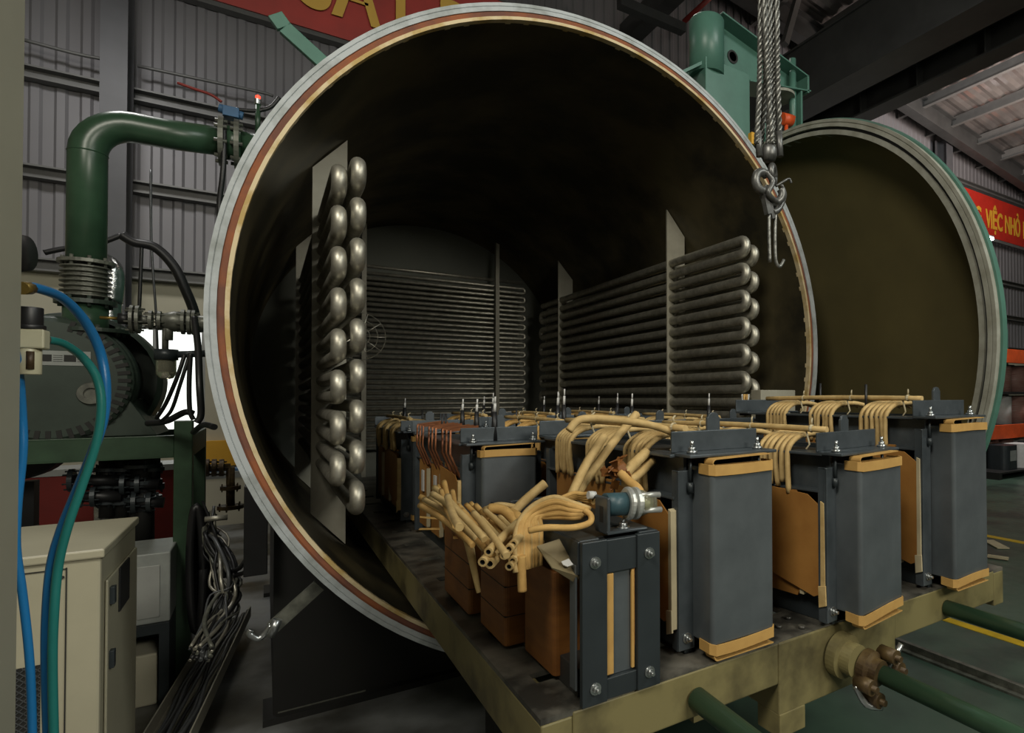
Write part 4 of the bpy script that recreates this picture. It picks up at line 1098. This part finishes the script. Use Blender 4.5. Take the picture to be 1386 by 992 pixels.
psb(MB().box(-.60, -.41, 4.2, 4.25, FL+.25, FL+.32), 'lower_rail', 'beam_green')
# pump
pm_ = thing('vacuum_pump', 'large round green vacuum pump with slotted end cover on the green stand', 'pump', (-.915, 4.30, -.2))
c0 = Vector((0, -.05, .30))
m = MB()
m.lathe([(0, 0), (.30, 0), (.325, .02), (.325, .05)], c0, (0, 1, 0), 48, smooth=False)
m.lathe([(.325, .05), (.335, .06), (.335, .14), (.30, .16), (.30, .5), (0, .5)], c0, (0, 1, 0), 48); o = m.build('pump_body', 'motor_green', pm_, .004)
m = MB(); m.lathe([(.36, .22), (.385, .24), (.385, .44), (.36, .46), (.0, .46)], c0+Vector((.03, .06, 0)), (0, 1, 0), 48); m.build('rear_housing', 'motor_green', pm_, .004)
for k in range(44):
    a = 2*PI*k/44
    if 80 < math.degrees(a) < 110: continue
    m = MB(); d = Vector((math.cos(a), 0, math.sin(a))); m.bar(c0+d*.262+Vector((0, -.001, 0)), c0+d*.315+Vector((0, -.001, 0)), .020, .006, up=(0, 1, 0)); m.build('vent_slot', 'groove_black', pm_)
m = MB(); m.lathe([(.03, -.001), (.03, -.02), (.055, -.02), (.06, 0)], c0+Vector((.16, 0, -.07)), (0, 1, 0), 24)
m.lathe([(0, -.008), (.03, -.008)], c0+Vector((.16, 0, -.07)), (0, 1, 0), 24); m.build('sight_port', 'valve_steel', pm_)
m = MB(); px_ = .085; m.box(px_-.12, px_+.07, c0.y-.004, c0.y, .375, .45); m.box(px_-.115, px_-.075, c0.y-.006, c0.y-.004, .395, .43, mi=1); m.box(px_-.03, px_+.015, c0.y-.006, c0.y-.004, .395, .43, mi=1)
for q in range(4): m.box(px_-.07, px_-.035, c0.y-.006, c0.y-.004, .395+q*.01, .397+q*.01, mi=1); m.box(px_+.02, px_+.06, c0.y-.006, c0.y-.004, .395+q*.01, .397+q*.01, mi=1)
m.build('name_plate', ['label_grey', 'groove_black'], pm_)
m = MB(); m.prism([(-.32, 0), (.42, 0), (.30, .2), (-.25, .2)], -.02, .5); m.build('foot', 'motor_green', pm_, .004)
m = MB(); m.tube([(.06, c0.y+.1, .60), (.09, c0.y+.1, .64), (.13, c0.y+.1, .62)], .012, 8, smooth_path=3); m.build('lifting_eye', 'valve_steel', pm_)

# riser pipe with bellows
def flange(mb, c, ax, r, th, nb=8, rb=.8):
    c = Vector(c); ax = Vector(ax).normalized()
    mb.lathe([(0, -th/2), (r, -th/2), (r, th/2), (0, th/2)], c, ax, 32)
    ref = Vector((0, 0, 1)) if abs(ax.z) < .9 else Vector((1, 0, 0)); u = ax.cross(ref).normalized(); v = ax.cross(u)
    for k in range(nb):
        a = 2*PI*k/nb+.3; q = c+(u*math.cos(a)+v*math.sin(a))*r*rb
        mb.cyl(q-ax*(th/2+.018), q+ax*(th/2+.018), r*.075, 6)
    return mb
rp = thing('riser_pipe', 'thick dark green pipe rising from the pump and bending over to the tank', 'pipe', (-.79, 4.38, .20))
o_rp = Vector((-.79, 4.38, .20))
YP = 4.38
def Z(y, x=118): return P(x, y, Y=YP).z
XR = P(118, 280, Y=YP).x
def rpb(mb, name, m_, bev=0): mb.v = [v-o_rp for v in mb.v]; return mb.build(name, m_, rp, bev)
zt0 = (P(160, 148, Y=YP).z+P(160, 190, Y=YP).z)/2; rad = .082
pts = [Vector((XR, YP, Z(356)))]
pts.append(Vector((XR, YP, zt0-.19)))
for k in range(1, 9):
    a = PI-PI/2*k/8; pts.append(Vector((XR+.19+math.cos(a)*.19, YP, zt0-.19+math.sin(a)*.19)))
pts.append(Vector((XR+.33, YP, zt0+.0))); pts.append(Vector((-.20, YP, zt0+.02)))
m = MB(); m.tube(pts, rad, 28); rpb(m, 'pipe_run', 'dark_green')
m = MB(); zc = zt0-.19; m.lathe([(rad, -.004), (rad+.003, 0), (rad, .004)], (XR, YP, zc), (0, 0, 1), 28); rpb(m, 'weld_seam', 'dark_green')
m = MB(); flange(m, (XR, YP, Z(356)), (0, 0, 1), .115, .018); rpb(m, 'flange', 'valve_steel')
zb0, zb1 = Z(405), Z(360)
pr = [(.075, 0)]
nb = 7
for k in range(nb):
    h0 = (zb1-zb0)*k/nb; dh = (zb1-zb0)/nb
    pr += [(.085, h0+dh*.15), (.105, h0+dh*.4), (.105, h0+dh*.6), (.085, h0+dh*.85)]
pr.append((.075, zb1-zb0))
m = MB(); m.lathe(pr, (XR, YP, zb0), (0, 0, 1), 28); rpb(m, 'bellows', 'valve_steel')
m = MB(); flange(m, (XR, YP, Z(410)), (0, 0, 1), .125, .022); rpb(m, 'flange', 'motor_green')
m = MB(); m.cyl((XR, YP, Z(412)), (XR, YP, Z(455)), .092, 28); rpb(m, 'pump_neck', 'dark_green')
m = MB(); flange(m, (XR+.03, YP, Z(448)), (0, 0, 1), .15, .02); rpb(m, 'base_flange', 'motor_green')
m = MB(); flange(m, (-.225, YP, zt0+.02), (1, 0, 0), .145, .025); flange(m, (-.15, YP, zt0+.02), (1, 0, 0), .145, .025); rpb(m, 'flange', 'valve_steel')
m = MB(); m.cyl((-.20, YP, zt0+.02), (-.13, YP, zt0+.02), .10, 24); rpb(m, 'valve_body', 'dark_green')
zq = zt0+.02
pts = [(-.14, YP, zq), (.1, YP, zq), (.30, YP, zq)]+[(.30+math.sin(R(a))*.15, YP, zq-.15+math.cos(R(a))*.15) for a in (22, 45, 67, 90)]+[(.45, YP, 1.54)]
m = MB(); m.tube(pts, rad, 28); rpb(m, 'pipe_stub', 'dark_green')
# blue valve actuator with lead on the flange
m = MB(); c = Vector((-.19, YP, zq+.15)); m.box(c.x-.03, c.x+.05, c.y-.04, c.y+.04, c.z+.0, c.z+.06); m.cyl(c+Vector((-.05, 0, .05)), c+Vector((.07, 0, .03)), .025, 14)
va = single('valve_actuator', m, 'cloth_blue', 'small blue valve actuator on top of the green pipe flange', 'actuator', bev=.003)
m = MB(); c = P(349, 150, Y=YP); m.cyl(Vector((c.x, YP, zq+.07)), Vector((c.x, YP, P(349, 140, Y=YP).z)), .014, 12); 
bc = thing('indicator_lamp', 'small red tipped indicator lamp on a green stalk above the pipe', 'lamp', (c.x, YP, zq+.07))
m.v = [v-Vector((c.x, YP, zq+.07)) for v in m.v]; m.build('stalk', 'dark_green', bc)
zz = P(349, 137, Y=YP).z-(zq+.07)
m = MB(); m.lathe([(0, 0), (.02, 0), (.02, .03), (0, .035)], (0, 0, zz-.02), (0, 0, 1), 16); m.build('holder', 'bolt_zinc', bc)
m = MB(); m.lathe([(.014, 0), (.014, .02), (0, .03)], (0, 0, zz+.012), (0, 0, 1), 16); m.build('lens', 'red_glow', bc)
hose([(240, 112, YP), (262, 120, YP), (285, 128, YP), (300, 138, YP)], .008, 'maroon', 'thin dark red lever arm reaching left from the blue actuator', 'lever_arm', cat='lever')
hose([(320, 148, YP), (345, 150, YP), (366, 145, YP), (378, 132, YP)], .012, 'rubber_black', 'black cable from the blue actuator to the tank rim', 'cable', cat='cable')
hose([(303, 175, 4.28), (303, 210, 4.28), (301, 240, 4.28), (297, 275, 4.3), (298, 310, 4.3)], .014, 'rubber_black', 'black cable hanging from the pipe flange beside the white rim', 'cable', cat='cable')
# thin wires along the wall
hose([(25, 52, 8.74), (100, 72, 8.74), (140, 80, 8.74)], .018, 'girt_grey', 'thin conduit on the sheet wall left of the column', 'conduit', sub=3, cat='conduit')
hose([(186, 89, 8.74), (260, 105, 8.74), (350, 124, 8.74), (370, 130, 8.74)], .018, 'girt_grey', 'thin conduit on the sheet wall right of the column', 'conduit', sub=3, cat='conduit')
# foil-wrapped elbow behind bellows
m = MB(); m.tube([P(132, 352, Y=5.3), P(147, 360, Y=5.3), P(152, 378, Y=5.3), P(149, 410, Y=5.3), P(147, 440, Y=5.3), Vector((P(147, 440, Y=5.3).x, 5.3, FL))], .065, 20, smooth_path=5)
single('foil_pipe', m, 'foil', 'shiny foil wrapped bend behind the bellows', 'pipe')
# black hose loop on the wall
hose([(165, 318, 6), (182, 328, 6), (210, 335, 6), (235, 360, 6), (250, 390, 6), (262, 420, 6), (268, 450, 6)], .035, 'rubber_black', 'thick black hose bundle arching down beside the column', 'black_hose')
hose([(60, 342, 6), (90, 336, 6), (120, 334, 6), (165, 318, 6)], .02, 'rubber_black', 'black cable running behind the green riser pipe', 'cable', cat='cable')
hose([(204, 230, 6), (205, 330, 6), (212, 440, 6), (216, 560, 6)], .008, 'cable_grey', 'thin grey cable hanging down in front of the bright window', 'cable', cat='cable')
hose([(192, 330, 6), (190, 380, 6), (188, 430, 6)], .012, 'rubber_black', 'short black cable hanging by the steel column', 'cable', cat='cable')
# grey bucket fan shape at near left edge
m = MB(); c = P(38, 343, Y=2.2); m.lathe([(0, 0), (.045, 0), (.05, .02), (.05, .06), (.035, .09), (0, .1)], c, (-1, .2, 0), 24, smooth=True)
single('black_horn', m, 'rubber_black', 'black round horn sticking out behind the near cabinet', 'horn')

# valve line into the tank
vl = thing('valve_line', 'line of flanged valves between the pump and the tank rim', 'valve', P(215, 433, Y=4.0))
ov = P(215, 433, Y=4.0)
def vb(mb, name, m_='valve_steel', bev=0): mb.v = [v-ov for v in mb.v]; return mb.build(name, m_, vl, bev)
zv = P(215, 434, Y=4.0).z
def X4(x): return P(x, 434, Y=4.0).x
m = MB(); m.cyl((X4(135), 4, zv), (X4(162), 4, zv), .008, 10); vb(m, 'spindle', 'brass')
m = MB(); m.cyl((X4(160), 4, zv), (X4(176), 4, zv), .028, 16); vb(m, 'nut', 'rubber_black')
for x, r_ in ((179, .072), (187, .072), (204, .05), (216, .05), (248, .066), (256, .066), (262, .066)):
    m = MB(); flange(m, (X4(x), 4, zv), (1, 0, 0), r_, .014, 6); vb(m, 'flange')
m = MB(); m.cyl((X4(187), 4, zv), (X4(204), 4, zv), .024, 16); vb(m, 'pipe_piece')
m = MB(); m.lathe([(.03, 0), (.045, .03), (.055, .06), (.045, .10), (.03, .13)], (X4(216), 4, zv), (1, 0, 0), 24, smooth=True); m.cyl((X4(228), 4, zv), (X4(228), 4, zv-.10), .02, 12); vb(m, 'valve_body')
m = MB(); m.cyl((X4(256), 4, zv), (X4(300), 4, zv), .04, 16); vb(m, 'pipe_piece')
m = MB(); m.cyl((X4(224), 4, zv), (X4(224), 4, P(224, 478, Y=4).z), .014, 12); vb(m, 'drop_pipe')
# filter bowl
fz = P(225, 482, Y=4.0)
fb = thing('water_trap', 'small filter with a clear round bottomed bowl under the valve line', 'filter', (fz.x, 4.0, fz.z-.12))
m = MB(); m.cyl((0, 0, .10), (0, 0, .155), .05, 20); m.cyl((.04, 0, .13), (.16, 0, .14), .018, 12); m.build('head', 'dark_steel', fb)
m = MB(); m.lathe([(.042, .10), (.042, .03), (.03, .005), (0, -.004)], (0, 0, 0), (0, 0, 1), 24, smooth=True); m.build('bowl', 'clear_bowl', fb)
m = MB(); m.cyl((0, 0, .04), (0, 0, .10), .022, 12); m.build('element', 'rubber_black', fb)
# cables around the rim, left
for i, (pts, r_) in enumerate(((((263, 430, 3.6), (268, 470, 3.5), (270, 520, 3.4), (272, 560, 3.4), (266, 572, 3.4)), .014),
                               (((258, 478, 3.6), (256, 520, 3.6), (257, 555, 3.6), (262, 568, 3.6)), .010),
                               (((250, 480, 3.7), (240, 510, 3.7), (225, 545, 3.8), (212, 566, 3.9)), .009),
                               (((256, 482, 3.7), (244, 520, 3.7), (232, 555, 3.8), (218, 570, 3.9)), .008),
                               (((200, 573, 4.1), (225, 570, 4.0), (250, 558, 3.9), (262, 560, 3.9)), .016),
                               (((262, 585, 3.9), (275, 575, 3.6), (290, 578, 3.4)), .014))):
    hose([(x, y, Y) for x, y, Y in pts], r_, 'rubber_black', 'black cable drooping beside the lower left of the white rim', 'cable', cat='cable', group='black cables beside the rim')

# maroon low cabinet behind with white strip top
mc = thing('maroon_cabinet', 'long dark red cabinet with white top strip under the pump stand', 'cabinet', (-1.3, 6.5, FL))
zr1 = P(150, 632, Y=6.5).z; 
m = MB(); m.box(-1.5, P(236, 640, Y=6.5).x+1.3, 0, .4, .35, zr1-FL-.05); m.build('body', 'maroon', mc, .004)
m = MB(); m.box(-1.5, P(236, 640, Y=6.5).x+1.3, -.01, .4, zr1-FL-.05, zr1-FL); m.build('top_strip', 'white_paint', mc)
m = MB(); 
for x in (-1.45, .35): m.box(x, x+.05, .05, .35, 0, .35)
m.build('leg', 'dark_steel', mc)
# cluster of dark valves under the stand
vs_ = thing('valve_manifold', 'cluster of dark valves and pipes hanging under the pump stand', 'manifold', P(165, 660, Y=4.4))
ovm = P(165, 660, Y=4.4)
rnd = random.Random(12)
def vm(mb, name, m_='dark_steel'): mb.v = [v-ovm for v in mb.v]; return mb.build(name, m_, vs_)
for x, y0, y1, r_ in ((145, 615, 700, .035), (166, 615, 700, .035), (192, 610, 745, .055), (208, 615, 660, .03)):
    m = MB(); m.cyl(P(x, y0, Y=4.4), P(x, y1, Y=4.4), r_, 16); vm(m, 'pipe', 'black_steel')
    for q in range(3):
        yy = y0+20+q*22
        m = MB(); c = P(x, min(yy, y1), Y=4.4); flange(m, c, (0, 0, 1), r_*1.6, .02, 6); vm(m, 'flange', 'dark_steel')
for y, x0, x1 in ((650, 95, 165), (672, 105, 165), (655, 165, 215), (680, 180, 222)):
    m = MB(); m.cyl(P(x0, y, Y=4.35), P(x1, y, Y=4.35), .03, 16); vm(m, 'pipe', 'rubber_black')
    m = MB(); flange(m, P(x0+2, y, Y=4.35), (1, 0, 0), .06, .02, 6); vm(m, 'flange', 'dark_steel')
    m = MB(); flange(m, P(x0+22, y, Y=4.35), (1, 0, 0), .055, .02, 6); vm(m, 'flange', 'dark_steel')
# white box behind the cream cabinet
m = MB(); a = P(182, 752, Y=3.9); b = P(230, 840, Y=3.9)
jb = thing('equipment_box', 'low white grey equipment box on the floor beside the green post', 'box', (a.x, 3.9, FL))
zb_ = b.z-FL
m.box(-.1, b.x-a.x, 0, .4, zb_, a.z-FL); m.build('body', 'label_grey', jb, .006)
m = MB(); m.box(0.01, b.x-a.x-.04, -.006, 0, zb_+.03, a.z-FL-.06); m.build('front_cover', 'white_paint', jb, .003)
m = MB(); m.box(-.1, b.x-a.x, -.02, .4, zb_-.05, zb_); m.box(-.1, -.06, -.02, .4, 0, zb_-.05); m.box(b.x-a.x-.04, b.x-a.x, -.02, .4, 0, zb_-.05); m.build('shelf_frame', 'dark_steel', jb)
m = MB(); m.box(-.05, b.x-a.x-.05, .03, .3, 0, zb_-.16)
m.v = [v+Vector((a.x, 3.9, FL)) for v in m.v]
single('low_box', m, 'cream_wall', 'pale low box on the floor under the grey equipment box', 'box', bev=.01)

# cable tray with cables, running forward on the floor
t0 = P(325, 780, Z=FL+.35); t1_ = P(245, 1010, Z=FL+.12)
ct = thing('cable_tray', 'narrow metal tray carrying loose cables along the floor beside the tank', 'cable tray', (t1_.x, t1_.y, FL))
A_ = P(318, 830, Z=FL+.12)-Vector((t1_.x, t1_.y, FL)); B_ = P(222, 1010, Z=FL+.12)-Vector((t1_.x, t1_.y, FL))
m = MB(); d = (A_-B_).normalized(); sd = Vector((-d.y, d.x, 0)).normalized()
m.bar(A_+Vector((0, 0, -.03)), B_+Vector((0, 0, -.03)), .17, .006); m.bar(A_+sd*.085, B_+sd*.085, .006, .07); m.bar(A_-sd*.085, B_-sd*.085, .006, .07)
m.build('tray', 'plate_grey', ct)
m = MB()
for q in (.15, .85): c = A_.lerp(B_, q); m.bar(Vector((c.x, c.y, 0)), c+Vector((0, 0, -.03)), .05, .05)
m.build('support', 'dark_steel', ct)
tw = Vector((t1_.x, t1_.y, FL))
for i in range(8):
    off = sd*(-.07+.018*i); m = MB(); pts = []
    for q in range(7): pts.append(tw+A_.lerp(B_, q/6)+off+Vector((rnd.uniform(-.01, .01), 0, rnd.uniform(-.015, .02))))
    m.tube(pts, .008, 8, smooth_path=4)
    tag(m.build('tray_cable', rnd.choice(['rubber_black', 'cable_grey']), None, loc=pts[0]), 'loose cable lying in the metal tray beside the tank', 'cable', 'cables lying in the floor tray')
# bundle of cables coming down to the tray
for i in range(30):
    x = 262+i*2.2; j = lambda a: rnd.uniform(-a, a)
    Yc = 3.9
    pts = [P(284+j(14), 705+j(35), Y=Yc+.15), P(294+j(20), 742+j(16), Y=Yc+j(.1)), P(304+j(22), 780+j(14), Y=Yc-.2+j(.1)), P(304+j(22), 815+j(12), Y=3.6), P(290+j(18), 850+j(10), Y=3.4), P(272+j(16), 885+j(12), Y=3.25)]
    for p_ in pts: p_.z = max(p_.z, FL+.03)
    m = MB(); m.tube(pts, rnd.choice([.005, .007, .009]), 6, smooth_path=5)
    tag(m.build('hanging_cable', rnd.choice(['cable_grey', 'valve_steel', 'rubber_black', 'coil_metal']), None, loc=pts[0]), 'grey or black cable tumbling down in the tangle right of the green post', 'cable', 'tangled cables beside the green post')
# black coiled hose hung on the post
for i in range(5):
    m = MB(); pts = []
    for k in range(33):
        a = 2*PI*k/32; pts.append(P(266+i*2.6+math.cos(a)*9, 770+math.sin(a)*(85-4*i), Y=4.0+.03*i))
    m.tube(pts, .019, 8)
    tag(m.build('coiled_hose', 'rubber_black', None, loc=pts[0]), 'loop of thick black hose hung on the green post', 'hose', 'black hose loops hung on the green post')
m = MB(); m.cyl(P(277, 703, Y=3.9), P(308, 700, Y=3.9), .014, 12); single('peg', m, 'coil_metal', 'short pale metal peg sticking out beside the hung hose loops', 'peg')
m = MB(); m.bar(P(376, 966, Z=FL+.02), P(494, 936, Z=FL+.02), .04, .03); single('steel_bar', m, 'valve_steel', 'short grey steel bar lying on the floor before the tank saddle, nearer the camera', 'bar')
m = MB(); m.bar(P(378, 938, Z=FL+.05), P(526, 906, Z=FL+.05), .03, .03); single('steel_bar', m, 'valve_steel', 'longer grey steel bar lying against the foot of the tank saddle', 'bar')
m = MB(); c = P(24, 606, Y=4.75); m.lathe([(0, 0), (.17, 0), (.18, .02), (.18, .22), (0, .24)], c, (0, 1, 0), 36); m.bar(c+Vector((0, .12, -.2)), Vector((c.x, c.y+.12, FL)), .1, .1)
single('black_drum', m, 'rubber_black', 'round black drum on a leg hanging below the pump stand rail at the left', 'drum')
# small pipework behind at 270..330, 600..700
pw_ = thing('pipe_cluster', 'small rusty valves and pipes before the rear wall beside the rim', 'pipe', P(290, 632, Y=6))
opw = P(290, 632, Y=6)
m = MB(); m.cyl(P(268, 634, Y=6), P(312, 632, Y=6), .03, 14); m.cyl(P(312, 632, Y=6), P(312, 690, Y=6), .03, 14); m.v = [v-opw for v in m.v]; m.build('pipe', 'gunk_brown', pw_)
for c_q, ax_q, r_q in [(P(x, 633, Y=6), (1, 0, 0), .07) for x in (280, 290, 300)]+[(P(312, 660, Y=6), (0, 0, 1), .07), (P(312, 686, Y=6), (0, 0, 1), .09)]:
    m = MB(); flange(m, c_q, ax_q, r_q, .03, 5); m.v = [v-opw for v in m.v]; m.build('flange', 'gunk_brown', pw_)
m = MB(); a = P(262, 650, Y=7); m.box(a.x, a.x+.55, 7, 7.3, a.z, a.z+.06)
m.box(a.x, a.x+.05, 7, 7.3, FL, a.z)
m.box(a.x+.5, a.x+.55, 7, 7.3, FL, a.z)
wb = single('low_bench', m, 'white_paint', 'low bench with white top behind the rusty pipes near the rear wall', 'bench')
m = MB(); a = P(255, 598, Y=8.9); b = P(345, 628, Y=8.9); m.box(a.x, b.x+.3, 8.9, 9.0, b.z, a.z)
single('yellow_panel', m, 'banner_yellow', 'yellow board low on the rear wall left of the tank', 'board')
m = MB(); a = P(264, 648, Y=7.1); m.box(a.x, a.x+.35, 7.05, 7.25, a.z-.0, a.z+.08)
single('blue_bin', m, 'cloth_blue', 'flat blue bin lying on the white bench near the rear wall', 'bin', bev=.01)
# electrical box and pipes by the saddle left edge
m = MB(); a = P(352, 690, Y=3.3); m.box(a.x-.06, a.x+.03, 3.25, 3.33, P(352, 775, Y=3.3).z, P(352, 655, Y=3.3).z)
o = single('junction_post', m, 'rubber_black', 'black upright post just left of the tank saddle', 'post', bev=.004)
for i, (pts) in enumerate((((300, 780, 3.8), (330, 775, 3.6), (342, 755, 3.4)), ((305, 775, 3.8), (325, 768, 3.6), (340, 740, 3.4), (344, 700, 3.35)))):
    hose(pts, .011, 'rubber_black', 'black cable running from the tangle to the upright post', 'cable', cat='cable', group='cables to the upright post')
